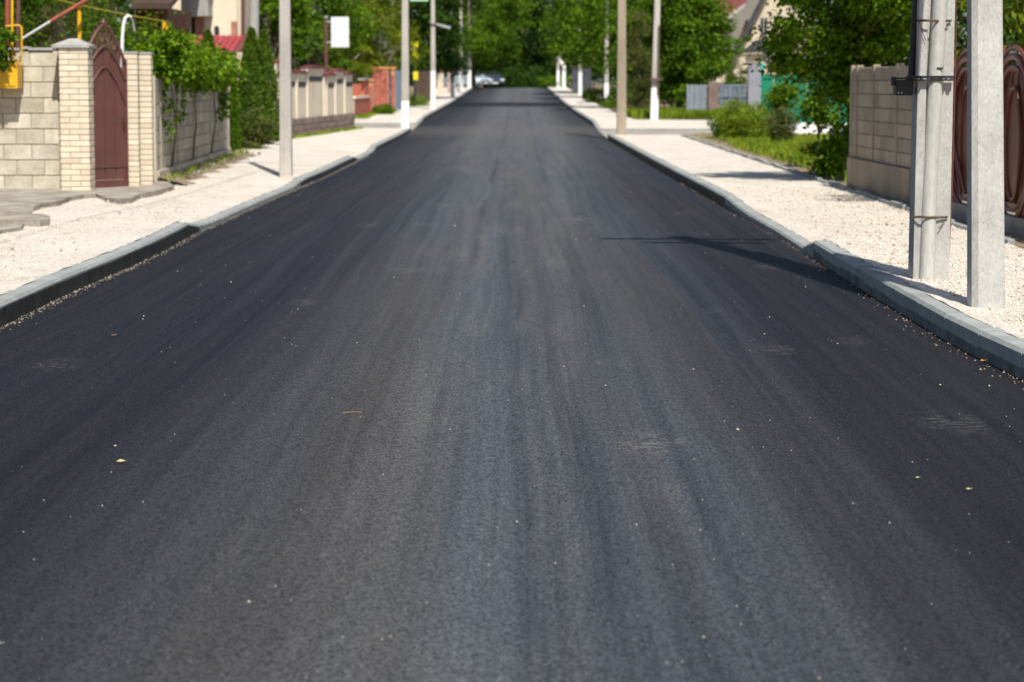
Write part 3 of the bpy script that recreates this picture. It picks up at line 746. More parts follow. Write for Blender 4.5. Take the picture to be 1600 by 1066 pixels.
# earth bank and rubble at its foot
rngb = np.random.default_rng(4); lnf = Line(A, B)
m = MB(); ns = 46
for i in range(ns + 1):
    s = lnf.L*i/ns*1.12; w = .28 + .1*math.sin(i*.9) + rngb.uniform(-.04, .04)
    for d, z in ((.06, .24), (.16, .21 + rngb.uniform(-.02, .02)), (.16 + w*.5, .165 + rngb.uniform(-.01, .01)), (.16 + w, .12)): m.v.append(tuple(lnf.p(s, d, z)))
for i in range(ns):
    for j in range(3): q = i*4 + j; m.f.append((q, q+1, q+5, q+4))
setting('earth_bank', m, M_DIRT, smooth=True)
P = np.array([tuple(lnf.p(rngb.uniform(-.3, lnf.L*1.1), .12 + abs(rngb.normal())*.16, .17 + rngb.uniform(0, .03))) for _ in range(110)])
chips('rubble', rngb, P, .026, M_CONCD)

# --- vine draped over the left fence
def strip_vine(name, label, lnv, s0, s1, zc, rz, rd, n, size, mat, seed, hang, cat='vine'):
    rg = np.random.default_rng(seed); t = thing(name, label, cat, lnv.p((s0+s1)/2, 0, .3))
    blobs = []; s = s0
    while s < s1:
        fs = (s - s0)/(s1 - s0); r = rz*rg.uniform(.8, 1.15)*(1 - .25*fs); c = lnv.p(s, rd*rg.uniform(-.2, .5), zc - .22*fs + rg.uniform(-.08, .08)); blobs.append((c.x, c.y, c.z, rd*1.1, r*1.3, r)); s += rz*.9
    P, D, CC = crown_pts(rg, blobs, n, 150, .13, .6)
    extra = []
    for hs, hz, w, k in hang:
        c = lnv.p(hs, .1, 0); e = np.column_stack([c.x + rg.normal(0, .05, k), c.y + rg.normal(0, w, k), rg.uniform(hz, zc, k)]); extra.append(e)
    if extra:
        E = np.concatenate(extra); P = np.concatenate([P, E]); D = np.concatenate([D, np.tile([.8, -.3, -.2], (len(E), 1))])
    foliage_obj('foliage', P, D, rg, size, mat, t, aspect=.8, droop=.45)
    for k in range(3):
        m = MB(); s = s0 + (s1 - s0)*(k + .5)/3; m.tube([lnv.p(s, .03, .2), lnv.p(s + rg.uniform(-.3, .3), .12, .9), lnv.p(s + rg.uniform(-.5, .5), .05, zc)], [.02, .015, .008], 5)
        part(t, 'stem', m, M_BARK)
    return t
strip_vine('climbing_vine', 'bright green climbing vine heaped over the top of the grey panel fence', lnf, .5, lnf.L - 2.6, 2.0, .27, .26, 16000, .085, L_LIME, 8,
           [(1.0, .75, .06, 120), (2.8, 1.0, .08, 110), (lnf.L*.82, .95, .22, 420), (lnf.L*.7, 1.45, .5, 300), (lnf.L*.45, 1.5, .5, 300)])
rg = np.random.default_rng(31); c = at(1, 72, 31.8)
P, D, _ = crown_pts(rg, [(c.x - .08, c.y, c.z, .2, .25, .28)], 1300, 30, .06, .6)
t = thing('climbing_vine', 'dark green vine sprig hanging over the yellow gas cabinet at the left edge', 'vine', (c.x, c.y, c.z - .3))
foliage_obj('foliage', P, D, rg, .07, L_MID, t, aspect=.7, droop=.5)
part(t, 'stem', MB().tube([(c.x - .1, c.y, c.z - .3), (c.x - .12, c.y, c.z + .8)], .012, 5), M_BARK)

# ================================================================== LEFT SIDE, BEHIND: houses
t = thing('house', 'brown house in deep shade behind the cream block wall', 'house', (-11, 46, .1))
part(t, 'wall', MB().box(-14, -8.6, 45, 52, 0, 5.5), M_BROWNW)
part(t, 'roof', MB().prism([(-14.6, 44.3, 5.2), (-8.0, 44.3, 5.2), (-11.3, 44.3, 7.6)], (0, 8.5, 0)), M_TILED)
f = part(t, 'window', MB().box(-10.6, -9.4, 44.93, 44.99, 2.2, 3.6), M_GLASS)
part(f, 'frame', MB().box(-10.68, -9.32, 44.95, 44.995, 3.61, 3.7).box(-10.68, -9.32, 44.95, 44.995, 2.1, 2.19).box(-10.68, -10.61, 44.95, 44.995, 2.19, 3.61).box(-9.39, -9.32, 44.95, 44.995, 2.19, 3.61), M_MAROON)
m = MB(); fbox(m, 214, 262, -30, 44, 56, 4); t = thing('shed', 'brown timber outbuilding behind the yellow gas pipe and the vine', 'shed', (at(238, 60, 56).x, 56, .1))
m2 = MB(); fbox(m2, 214, 262, 12, 140, 56, 4); part(t, 'wall', m2, M_BROWNW)
m2 = MB(); a = at(206, 14, 55.5); b = at(268, 14, 55.5); m2.prism([(a.x, 55.4, a.z), (a.x, 55.4, a.z + .12), (a.x, 61, a.z + 1.2), (a.x, 61, a.z + 1.08)], (b.x - a.x, 0, 0)); part(t, 'roof', m2, M_DKWOOD)
for k in range(5):
    m2 = MB(); fbox(m2, 218 + k*9, 219.5 + k*9, 14, 44, 55.9, .09); part(t, 'batten', m2, M_RUSTY)

HY = 62.0
t = thing('house', 'cream rendered house with a loggia and a red tiled lower roof behind the vine', 'house', (at(320, 60, HY).x, HY, .1))
hx0, hx1 = at(262, 60, HY).x, at(376, 60, HY).x
lg0, lg1 = at(268, 60, HY).x, at(306, 60, HY).x; zl0, zl1 = at(300, 56, HY).z, at(300, 23, HY).z
m = MB(); m.box(hx0 - .1, lg0, HY, HY + 8, 0, 6.4).box(lg1, hx1, HY, HY + 8, 0, 6.4).box(lg0, lg1, HY, HY + 8, 0, zl0).box(lg0, lg1, HY, HY + 8, zl1, 6.4).box(lg0, lg1, HY + 1.6, HY + 8, zl0, zl1)
part(t, 'wall', m, M_CREAM)
m = MB(); fbox(m, 283, 325, -8, 25, HY - .9, .88); part(t, 'balcony', m, M_CONC)
m = MB(); fbox(m, 280, 327, -14, -8, HY - .95, .95); part(t, 'balcony_rail', m, M_WHITEM)
m = MB(); fbox(m, 260, 267, -30, 57, HY - .2, .18); part(t, 'post', m, M_MAROON)
f = bpy.data.meshes.new('x')
bme = MB().cbox(0, .235, 0, .05, 0, .066, .003).mesh('brick'); bme.materials.append(pm('pink_brick', (.36, .16, .12), (.48, .24, .18), 5, .85, .3, 70, objrand=.12))
bx0, bx1 = at(306, 60, HY).x, at(320, 60, HY).x; z = at(300, 58, HY).z; k = 0; zt_ = at(300, 25, HY).z
while z < zt_:
    x = bx0 - (.12 if k % 2 else 0)
    while x < bx1 - .05:
        xa = max(x, bx0); w = min(x + .24, bx1) - xa - .008
        if w > .03: piece(t, 'brick', bme, (xa, HY - .055, z), scale=(w/.235, 1, 1))
        x += .25
    z += .077; k += 1
z = at(300, 57, HY).z; x0, x1 = at(362, 60, HY).x, at(371, 60, HY).x; k = 0
while z < at(300, 35, HY).z:
    piece(t, 'brick', bme, (x0, HY - .055, z), scale=((x1-x0)/.235, 1, 1)); z += .077
wx, wz = at(339, 57, HY).x, at(339, 57, HY).z
def arch_poly(cx, y, z0, w, hh, n=8): return [(cx - w, y, z0), (cx + w, y, z0)] + [(cx + w*math.cos(q), y, z0 + hh - w + w*math.sin(q)) for q in np.linspace(0, math.pi, n)]
f = part(t, 'window', MB().prism(arch_poly(wx, HY - .02, wz, .06, .27), (0, .019, 0)), M_GLASS)
m = MB().tube([(wx - .07, HY - .03, wz)] + [(wx + .07*math.cos(q), HY - .03, wz + .20 + .07*math.sin(q)) for q in np.linspace(math.pi, 0, 8)] + [(wx + .07, HY - .03, wz)], .014, 5); part(f, 'frame', m, M_CREAM2)
m = MB(); fbox(m, 372, 375.5, -30, 120, HY - .12, .1); part(t, 'downpipe', m, M_CREAM2)
# low tiled roof
t = thing('porch', 'low porch with a red tiled roof below the cream house', 'porch', (at(325, 90, 58).x, 58, .1))
ra, rb = at(272, 81, 57.3), at(374, 84, 57.3); zr = at(320, 58, 59.4).z; rz0 = at(320, 81, 57.3).z
m = MB(); m.box(ra.x + .05, rb.x - .05, 57.6, 60, 0, rz0 - .02); part(t, 'wall', m, M_CREAM)
part(t, 'roof', MB().prism([(ra.x, 57.3, rz0 - .05), (ra.x, 57.3, rz0), (ra.x, 59.4, zr), (ra.x, 59.4, zr - .05)], (rb.x - ra.x, 0, 0)), M_TILED)
sl = math.atan2(zr - rz0, 2.1); sl_len = math.hypot(zr - rz0, 2.1)
tile = MB(); n = 6
for i in range(n):
    a0, a1 = math.pi*i/n, math.pi*(i+1)/n
    tile.add([(-.065*math.cos(a0), 0, .03*math.sin(a0)), (-.065*math.cos(a1), 0, .03*math.sin(a1)), (-.065*math.cos(a1), .33, .03*math.sin(a1) + .006), (-.065*math.cos(a0), .33, .03*math.sin(a0) + .006)], [(0,1,2,3)])
tme = tile.mesh('roof_tile', smooth=True); tme.materials.append(M_TILE)
nx = int((rb.x - ra.x)/.14)
for r in range(7):
    for i in range(nx):
        f_ = r*sl_len/7; piece(t, 'roof_tile', tme, (ra.x + .07 + i*.14, 57.28 + math.cos(sl)*f_, rz0 + .012 + math.sin(sl)*f_), rot=(sl, 0, 0))
part(t, 'gutter', MB().tube([(ra.x, 57.24, rz0 - .02), (rb.x, 57.24, rz0 - .02)], .05, 8), M_MAROON, smooth=True)
# trunk-like grey pole and maroon downpipe beside the house
pipe('steel_post', 'thin maroon steel post beside the tall thujas', 'post', [at(379.5, 215, 60.5), at(380, -30, 60.5)], .045, M_MAROON)
m = MB(); m.tube([at(373.5, 220, 56.8), at(372.5, 130, 56.8), at(374.5, 82, 56.8)], [.10, .09, .08], 8); solo('gate_post', m, M_CREAM2, 'slim cream post left of the tall thujas', 'post', at(373.5, 220, 56.8), smooth=True)
m = MB(); m.tube([at(396, 222, 63), at(396, 60, 63), at(399, -40, 63)], [.16, .14, .12], 9); solo('utility_pole', m, M_CONC, 'grey round pole rising behind the tall thujas', 'pole', at(396, 222, 63), smooth=True)

# --- thujas
def thuja(label, px, pyb, y, w_px, pyt, n, seed, mat=L_THUJA, size=.07):
    rg = np.random.default_rng(seed); b = at(px, pyb, y); zt = at(px, pyt, y).z; zb = b.z; rad = w_px/2*y/FPX
    t = thing('thuja', label, 'thuja', (b.x, b.y, zb), 'thujas left of the road')
    u = rg.uniform(0, 1, n)**1.15; z = zb + (zt - zb)*u; prof = np.sin(np.clip((1 - u), 0, 1)**.78*math.pi*.5)*(.84 + .14*np.minimum(1, u*8))
    th = rg.uniform(0, 2*math.pi, n); lump = 1 + .12*np.sin(th*5 + z*7) + .1*np.sin(th*3 - z*11)
    rr = rad*prof*lump*(.72 + .3*rg.uniform(0, 1, n)**.5)
    P = np.column_stack([b.x + rr*np.cos(th), b.y + rr*np.sin(th), z]); D = np.column_stack([np.cos(th)*.5, np.sin(th)*.5, np.full(n, 1.3)])
    foliage_obj('crown', P, D, rg, size, mat, t, aspect=.6, up=.0, face=np.column_stack([np.cos(th), np.sin(th), np.full(n, .25)]))
    part(t, 'trunk', MB().tube([(b.x, b.y, zb - .1), (b.x, b.y, zt - .3)], [.05, .01], 7), M_BARK)
thuja('tall cone-shaped thuja, nearest and widest of the pair beside the concrete pole', 395, 226, 54.5, 52, 46, 15000, 1)
thuja('tall thuja close behind the widest one, nearer the first roadside pole', 414, 220, 57.5, 46, 50, 9000, 2)
thuja('small pointed thuja tip rising out of the green vine', 326, 150, 52.0, 38, 50, 4500, 3)
thuja('low slender bright thuja at the end of the grey panel fence', 366, 238, 49.3, 16, 128, 3600, 4, mat=L_MID)
rg = np.random.default_rng(41); c = at(398, 205, 53.6)
P, D, _ = crown_pts(rg, [(c.x, c.y, .55, .42, .3, .45)], 3000, 30, .08, .6)
t = thing('round_shrub', 'low dusty round shrub at the foot of the widest thuja', 'shrub', (c.x, c.y, .15)); foliage_obj('foliage', P, D, rg, .06, L_DUSTY, t, minz=.12)
part(t, 'stem', MB().tube([(c.x, c.y, .1), (c.x, c.y, .6)], .02, 5), M_BARK)

# --- beige rendered wall with maroon caps
A = (at(425, 200, 61.5).x, 61.5); B = (at(548.5, 200, 76.2).x, 76.2); lb = Line(A, B)
t = thing('rendered_wall', 'beige rendered wall with a stepped top, maroon caps and a brown stone base', 'wall', lb.p(0, 0, .15))
m = MB(); lb.box(m, 0, lb.L, -.14, .10, .0, .62); part(t, 'stone_base', m, M_STONEB)
smat = M_STONEB; sme = MB().cbox(0, .42, -.012, .012, 0, .15, .01).mesh('stone'); sme.materials.append(pm('brown_stones', (.14, .10, .085), (.27, .20, .17), 3, .9, .5, 25, objrand=.25))
k = 0
for r in range(3):
    s = .02 + (r % 2)*.2
    while s < lb.L - .4: piece(t, 'stone', sme, lb.p(s, .112, .13 + r*.162), rotz=lb.ang); s += .44
def s_at(l, px): return float(min(np.linspace(0, l.L, 1200), key=lambda s: abs(l.p(s).x/l.p(s).y - ray(px, 200).x)))
segs = [(426, 442, 96), (442, 459, 112), (459, 476, 113), (476, 502, 105), (502, 506, 118), (506, 520, 116), (520, 534.5, 110), (534.5, 548.3, 115)]
for a, b, py in segs:
    s0, s1 = s_at(lb, a), s_at(lb, b); ym = lb.p((s0+s1)/2).y; zt = at(a, py, ym).z
    m = MB(); lb.box(m, s0 + .01, s1 - .01, -.10, .06, .621, zt - .02); part(t, 'panel', m, M_CREAM)
    m = MB(); lb.box(m, s0, s0 + .22, .061, .10, .621, zt - .05); part(t, 'pier', m, M_CREAM)
    if s1 - s0 > .9:
        m = MB(); lb.box(m, s0 + .3, s1 - .15, .05, .066, zt - .40, zt - .26); part(t, 'slot', m, M_DARKM)
    mid = (s0 + s1)/2
    m = MB(); m.prism([lb.p(s0 - .02, .13, zt - .018), lb.p(s0*.7+s1*.3, .13, zt + .055), lb.p(s0*.3+s1*.7, .13, zt + .055), lb.p(s1 + .02, .13, zt - .018), lb.p(s1 + .02, .13, zt - .04), lb.p(s0 - .02, .13, zt - .04)], lb.n*-.26); part(t, 'cap', m, M_TILED)
m = MB(); m.tube([at(500, 199, 71.2), at(499, 150, 71.2), at(500, 104, 71.2)], [.14, .12, .12], 8)
solo('wooden_post', m, pm('lichened_wood', (.34, .29, .13), (.46, .41, .22), 5, .9, .4, 40), 'lichened yellowish post in front of the beige rendered wall', 'post', at(500, 199, 71.2), smooth=True)
# --- blank sign board
t = thing('blank_sign', 'blank white sign board on a maroon post above the beige wall', 'sign', at(509, 110, 78.2))
part(t, 'post', MB().tube([at(509.5, 190, 78.2), at(509.5, 28, 78.2)], .055, 8), M_MAROON, smooth=True)
part(t, 'cap', MB().tube([at(509.5, 28, 78.2), at(509.5, 25, 78.2)], .07, 8), M_SILVER)
m = MB(); fbox(m, 517.5, 545, 26.5, 74, 78.1, .04); part(t, 'board', m, M_BOARD)
for q in (33, 65): m = MB(); fbox(m, 508, 520, q, q + 2, 78.15, .02); part(t, 'arm', m, M_SILVER)

# --- red brick fence across the side street
ya, yb = 92.0, 103.0; A = (at(549, 190, ya).x, ya); B = (at(584, 190, yb).x, yb); lr = Line(A, B)
t = thing('brick_fence', 'red brick fence with pale bands and an orange-topped pier past the side street', 'fence', lr.p(0, 0, h(ya) + .1))
zb = h(ya) + .1
bm_r = MB().cbox(0, .47, -.012, .012, 0, .13, .005).mesh('brick'); bm_r.materials.append(M_BRICKR)
bm_o = MB().cbox(0, .47, -.012, .012, 0, .13, .005).mesh('brick'); bm_o.materials.append(M_BRICKO)
m = MB(); lr.box(m, 0, lr.L, -.12, .12, zb - .2, zb + .75); part(t, 'core', m, M_MORTAR)
for r in range(5):
    s = .01 - (r % 2)*.0
    while s < lr.L - .45: piece(t, 'brick', bm_r, lr.p(s, .13, zb + .02 + r*.145), rotz=lr.ang); s += .485
m = MB(); lr.box(m, -.05, lr.L, -.16, .17, zb + .751, zb + .84); part(t, 'coping', m, M_CREAM)
m = MB(); lr.box(m, lr.L*.45, lr.L, -.1, .1, zb + .841, zb + 1.45); part(t, 'upper_panel', m, M_BRICKR)
m = MB(); lr.box(m, lr.L*.42, lr.L, -.13, .14, zb + 1.451, zb + 1.53); part(t, 'coping', m, M_CONC)
for i in range(26):
    s = lr.L*.42*i/26 + .05; part(t, 'bar', MB().tube([lr.p(s, 0, zb + .84), lr.p(s, 0, zb + 1.3)], .03, 5), M_BRICKR)
def rpier(px0, px1, y, pyt, lab, top=True):
    x0, x1 = at(px0, 150, y).x, at(px1, 150, y).x; z0 = h(y) + .1; zt = at(px0, pyt, y).z
    t = thing('brick_pier', lab, 'pillar', ((x0+x1)/2, y, z0), 'red brick piers')
    part(t, 'core', MB().box(x0, x1, y + .01, y + .5, z0 - .1, zt), M_MORTAR)
    z = z0; k = 0
    while z < zt - .06:
        mm = bm_o if zt - z < .25 else bm_r; x = x0 - (.2 if k % 2 else 0)
        while x < x1 - .02:
            xa = max(x, x0); w = min(x + .40, x1) - xa - .014
            if w > .03: piece(t, 'brick', mm, (xa, y - .004, z), scale=(w/.47, 1, 1))
            x += .414
        z += .145; k += 1
    part(t, 'cap', MB().box(x0 - .05, x1 + .05, y - .06, y + .55, zt + .002, zt + .09), M_BRICKO)
rpier(583, 607, 101, 108, 'wide red brick pier with an orange top at the end of the brick fence')
rpier(611, 617, 106, 108, 'slim red brick pier between the dark gate and the grey gate')
rpier(565, 583, 99, 127, 'lower red brick pier left of the orange-topped pier')
t = thing('metal_gate', 'narrow dark metal gate between the red brick piers', 'gate', at(609, 176, 104)); m = MB(); fbox(m, 606.8, 610.8, 107, 178, 104, .06); part(t, 'leaf', m, M_DARKM); m = MB(); fbox(m, 609.8, 610.4, 140, 150, 103.95, .04); part(t, 'handle', m, M_SILVER)
t = thing('metal_gate', 'blue-grey metal gate right of the slim red brick pier', 'gate', at(622, 172, 108))
for k in range(4):
    m = MB(); fbox(m, 618 + k*2.6, 620.4 + k*2.6, 112, 176, 108, .06); part(t, 'plank', m, M_BLUEG)
m = MB(); fbox(m, 617.6, 629, 110, 111.9, 108, .08); part(t, 'rail', m, M_BLUEG)
t = thing('board_fence', 'dark brown board fence beyond the second concrete pole', 'fence', at(662, 160, 125))
for k in range(11):
    m = MB(); fbox(m, 646 + k*2.4, 648.1 + k*2.4, 110 + (k % 3), 160, 125 + k*.5, .08); part(t, 'board', m, M_DKWOOD)
m = MB(); fbox(m, 646, 672, 112, 114, 131, .05); part(t, 'rail', m, M_DKWOOD)
def ysign(lab, a, b, c, d, y):
    t = thing('yellow_sign', lab, 'sign', at((a+b)/2, d, y), 'yellow panels among the trees'); m = MB(); fbox(m, a, b, c, d, y, .06); part(t, 'board', m, pm('sign_yellow', (.72, .62, .01), (.80, .70, .02), 3, .5, .02, 60))
    m = MB().tube([at((a+b)/2, d, y + .1), at((a+b)/2, 165, y + .1)], .04, 6); part(t, 'post', m, M_DARKM)
ysign('upper yellow panel behind the second concrete pole', 643, 653, 65, 91, 118)
ysign('lower yellow panel above the dark board fence', 646, 653, 112, 125, 117)
# low far walls along the left walk
t = thing('garden_wall', 'tan garden wall beyond the whitewashed third pole', 'wall', at(690, 150, 150)); m = MB(); fbox(m, 683, 693, 112, 152, 150, .3); part(t, 'panel', m, M_CREAM2); m = MB(); fbox(m, 682.5, 693.5, 109.5, 111.9, 149.95, .4); part(t, 'cap', m, M_TILED)
t = thing('garden_wall', 'pinkish end pillar of a wall by the fourth pole', 'wall', at(702, 150, 162)); m = MB(); fbox(m, 699, 705, 110, 150, 162, .3); part(t, 'pier', m, pm('pinkish_plaster', (.42, .30, .27), (.52, .38, .34), 2, .9, .2, 30)); m = MB(); fbox(m, 698.6, 705.4, 107, 109.9, 161.9, .5); part(t, 'cap', m, M_CONC)

# ================================================================== POLES
def rect_pole(mb, b, tp, wb, wt, db=None, dt=None, z_ext=.3):
    db = db or wb; dt = dt or wt; b = Vector(b); tp = Vector(tp)
    q = lambda c, w, d: [c + Vector((-w/2, -d/2, 0)), c + Vector((w/2, -d/2, 0)), c + Vector((w/2, d/2, 0)), c + Vector((-w/2, d/2, 0))]
    b2 = b - (tp - b).normalized()*z_ext
    c = .16  # chamfered octagon-like section
    def ring(ce, w, d):
        k = c; return [ce + Vector((sx*w/2*(1 - (k if a else 0)), sy*d/2*(1 - (0 if a else k)), 0)) for sx, sy, a in ((-1,-1,0),(-1,-1,1),(1,-1,1),(1,-1,0),(1,1,0),(1,1,1),(-1,1,1),(-1,1,0))]
    r0, r1 = ring(b2, wb, db), ring(tp, wt, dt)
    return mb.add(r0 + r1, [tuple(range(8))[::-1], tuple(range(8, 16))] + [(i, (i+1) % 8, 8+(i+1) % 8, 8+i) for i in range(8)])
def pole(label, px, py, y, w, paint=None, top=9.0, lean=0.0, mat=None, wt=.55, group='concrete utility poles along the road', extra=None):
    gz_ = h(y) + .13; b = at(px, py, y); b.z = gz_; tp = Vector((b.x + lean*top, y, gz_ + top))
    t = thing('utility_pole', label, 'pole', b, group); m = MB(); rect_pole(m, b, tp, w, w*wt); part(t, 'shaft', m, mat or M_POLE)
    if paint:
        zz = at(px, paint, y).z; f = (zz - gz_)/top; m = MB(); c1 = b.lerp(tp, f); rect_pole(m, b, c1, w + .008, w*(1 - (1-wt)*f) + .008, z_ext=.05); part(t, 'whitewash', m, M_WHITEP)
    m = MB(); m.box(tp.x - .7, tp.x + .7, y - .05, y + .05, tp.z - .35, tp.z - .27); part(t, 'crossarm', m, M_DARKM)
    for dx in (-.6, -.25, .25, .6): part(t, 'insulator', MB().tube([(tp.x + dx, y, tp.z - .27), (tp.x + dx, y, tp.z - .13)], [.04, .03], 8), M_WHITEM)
    return t, b, tp
def crack_pole(m):
    t = m.node_tree; b = t.nodes['Principled BSDF']; tc = nd(t, 'ShaderNodeTexCoord'); o = tc.outputs['Object']
    n1 = noise(t, mapping(t, o, (3.0, 3.0, 9.0)), 2.2, 3, .6)
    line = ramp(t, math_(t, 'ABSOLUTE', math_(t, 'SUBTRACT', n1, .5)), .0, .006, 1, 0)
    gate = ramp(t, noise(t, o, 6.0, 2), .52, .58)
    k = math_(t, 'MULTIPLY', line, gate)
    src = b.inputs['Base Color'].links[0].from_socket
    pit = ramp(t, noise(t, o, 55, 3, .7), .64, .72)
    c = mixrgb(t, src, (.10, .095, .085), math_(t, 'MULTIPLY', k, .75)); c = mixrgb(t, c, (.14, .135, .125), math_(t, 'MULTIPLY', pit, .6))
    t.links.new(c, b.inputs['Base Color']); return m
M_POLE = pm('pole_concrete', (.36, .335, .30), (.50, .47, .43), 3, .9, .35, 80, stretch=(1, 1, .25))
crack_pole(M_POLE)
M_POLEB = pm('brown_pole_concrete', (.26, .215, .155), (.37, .315, .24), 3, .9, .5, 60, stretch=(1, 1, .2))
pole('grey concrete pole on the left gravel walk, nearest of the left row', 447, 272, 37.9, .195, lean=.0035)
t2, b2, tp2 = pole('grey concrete pole with a worn white base at the left side-street corner', 633.5, 200, 76.5, .25, paint=158, lean=.002)
m = MB(); fbox(m, 641, 669, -1.5, 1.8, 76.4, .12); part(t2, 'bracket', m, pm('pale_green_metal', (.35, .60, .38), (.45, .7, .48), 3, .5, 0, 30))
t3, b3, tp3 = pole('concrete pole with a bright white base and a small lamp arm, left of the road', 677, 169, 109.5, .235, paint=111)
m = MB(); m.tube([at(681, 38, 109.4), at(704, 44, 109.2)], [.05, .07], 6); part(t3, 'lamp_arm', m, M_SILVER)
m = MB(); fbox(m, 672.5, 682, 37, 39.5, 109.35, .4); part(t3, 'clamp', m, M_WIRE)
pole('fourth concrete pole of the left row, standing before the parked cars', 707, 147, 141, .235, paint=131)
pole('fifth concrete pole of the left row, half hidden in leaves above the silver car', 720.5, 142, 168, .25, paint=118)
pole('farthest left pole with a white base beside the silver car', 733.5, 139, 190, .28, paint=108)
pole('brown-grey ribbed concrete pole at the right corner of the side street', 971, 209, 67.5, .27, mat=M_POLEB, lean=-.002, wt=.6)
t4, b4, tp4 = pole('leaning concrete pole with a whitewashed foot on the right grass strip', 1022, 183, 89, .27, paint=138, lean=.022)
m = MB(); m.tube([at(1030, 40, 88.8), at(1028, 150, 88.8)], .035, 6); part(t4, 'cable_pipe', m, M_WIRE)
m = MB(); fbox(m, 1015, 1034, 122, 125.5, 88.7, .45); part(t4, 'strap', m, M_WIRE)
pole('whitewashed pole foot under the right-hand trees, nearest of that far row', 947.5, 158, 118, .22, paint=130)
pole('whitewashed pole foot beside the dark gate in the far right row', 906.5, 142, 150, .23, paint=113, top=7)
pole('leftmost whitewashed pole foot in the far right row', 872, 130, 190, .24, paint=110, top=7)
t5, b5, tp5 = pole('far right pole with a branching white bracket under the trees', 881, 131, 185, .27, paint=100, top=7)
m = MB(); m.tube([at(879, 100, 184.5), at(870, 88, 184.5), at(864, 82, 184.5)], [.2, .16, .1], 6); m.tube([at(872, 90, 184.5), at(878, 86, 184.5)], .09, 6); part(t5, 'bracket', m, M_WHITEP)

# --- near pair on the right walk
M_POLEN = pm('near_pole_concrete', (.33, .325, .305), (.47, .46, .43), 5, .9, .8, 55, stretch=(1, 1, .5), bdist=.006)
crack_pole(M_POLEN)
YA = 17.9
bA = at(1450.5, 433, YA); bA.z = .14
tA = thing('utility_pole', 'thick grey concrete pole with a metal pipe strapped to it on the right walk', 'pole', bA, 'near right pair of poles')
topA = Vector((bA.x + .36*9.2/9, YA, 9.3)); vA = at(1460, 0, YA); lean = (vA.x - bA.x)/(vA.z - bA.z); topA = Vector((bA.x + lean*9.2*.4, YA, 9.3))
# ribbed section: two ribs and a web
def ribbed(mb, b, tp, w0, w1, d0, d1):
    def ring(c, w, d):
        pr = [(-.5, -.5), (-.26, -.5), (-.22, -.30), (-.04, -.30), (.0, -.46), (.5, -.46), (.5, .5), (-.5, .5)]
        return [c + Vector((x*w, y*d, 0)) for x, y in pr]
    segs = 14; rings = [ring(b.lerp(tp, k/segs), w0 + (w1-w0)*k/segs, d0 + (d1-d0)*k/segs) for k in range(segs + 1)]
    vs = [v for r in rings for v in r]; fs = [(7,6,5,4,3,2,1,0), tuple(segs*8 + i for i in range(8))]
    for k in range(segs): fs += [(k*8+i, k*8+(i+1) % 8, (k+1)*8+(i+1) % 8, (k+1)*8+i) for i in range(8)]
    return mb.add(vs, fs)
bAg = bA - Vector((0, 0, .3)); tA1 = at(1460.5, 0, YA)
d = (tA1 - bA); topA = bA + d*((9.3 - bA.z)/d.z)
m = MB(); ribbed(m, bAg, topA, .268, .235, .24, .2); part(tA, 'shaft', m, M_POLEN)
PYd = YA - .10
p0, p1, p2 = at(1448, 436, PYd - .03), at(1452, 300, PYd), at(1469, 0, PYd); dd = (p2 - p1); ptop = p1 + dd*((6.5 - p1.z)/dd.z)
o = part(tA, 'steel_pipe', MB().tube([p0 - Vector((0, 0, .1)), p1, p2, ptop], [.056, .056, .056, .055], 20), pm('zinc_pipe', (.40, .395, .36), (.50, .49, .45), 2, .5, .08, 40, stretch=(1, 1, .3)), smooth=True)
m = MB(); fbox(m, 1464, 1474, 105.5, 107.8, PYd - .062, .01); part(o, 'slot', m, M_BLACK)
def strap(py, pxa, pxb, r=.005, tail=True, dy=0, tilt=0):
    m = MB(); yb_ = PYd - .07
    m.tube([at(pxa, py, YA - .13), at(pxa + 14, py + tilt, yb_), at((pxa+pxb)/2, py + tilt + 1, yb_), at(pxb - 14, py + 1, YA - .135), at(pxb, py, YA - .125)], r, 6)
    m.tube([at(pxa, py - 1.5, YA - .13), at(pxa + 14, py + tilt - 2, yb_), at((pxa+pxb)/2, py + tilt - 1, yb_), at(pxb - 14, py - 1.2, YA - .135), at(pxb, py - 1.5, YA - .125)], r*.8, 6)
    if tail: m.tube([at(pxb - 3, py + 1, YA - .14), at(pxb - 14, py + 18, YA - .14)], r*.8, 5)
    part(tA, 'wire_tie', m, M_WIRE)
strap(33, 1433, 1487); strap(340, 1425, 1481)
m = MB(); m.tube([at(1436, 33, YA - .135), at(1441, 50, YA - .135), at(1447, 64, YA - .135)], .003, 5); part(tA, 'loose_wire', m, M_WIRE)
m = MB(); fbox(m, 1426.5, 1491, 118.5, 122.5, YA - .165, .02); fbox(m, 1426.5, 1491, 124, 126.5, YA - .165, .02); part(tA, 'clamp', m, M_BLACK)
for px in (1440, 1478, 1487):
    m = MB().tube([at(px, 123, YA - .19), at(px, 123, YA - .14)], .016, 6); part(tA, 'bolt', m, M_DARKM)
m = MB(); a = at(1400, 149, YA - .13); b = at(1428, 125, YA - .13); m.cbox(a.x, b.x, YA - .13, YA + .02, a.z, b.z, .008)
o = part(tA, 'junction_box', m, M_BLACK)
m = MB(); fbox(m, 1393, 1400, 120, 134, YA - .1, .03); fbox(m, 1396, 1428, 121, 124, YA - .12, .03); part(o, 'bracket', m, M_BLACK)
for px in (1404, 1409): m = MB().tube([at(px, 145, YA - .14), at(px, 145, YA - .129)], .006, 6); part(o, 'screw', m, M_SILVER)
m = MB(); m.tube([at(1419, 124, YA + .05), at(1424, 124, YA + .02), at(1428, 60, YA + .02), at(1431.5, 0, YA + .02), at(1436, -80, YA + .02)], .028, 10); part(tA, 'conduit', m, M_BLACK, smooth=True)
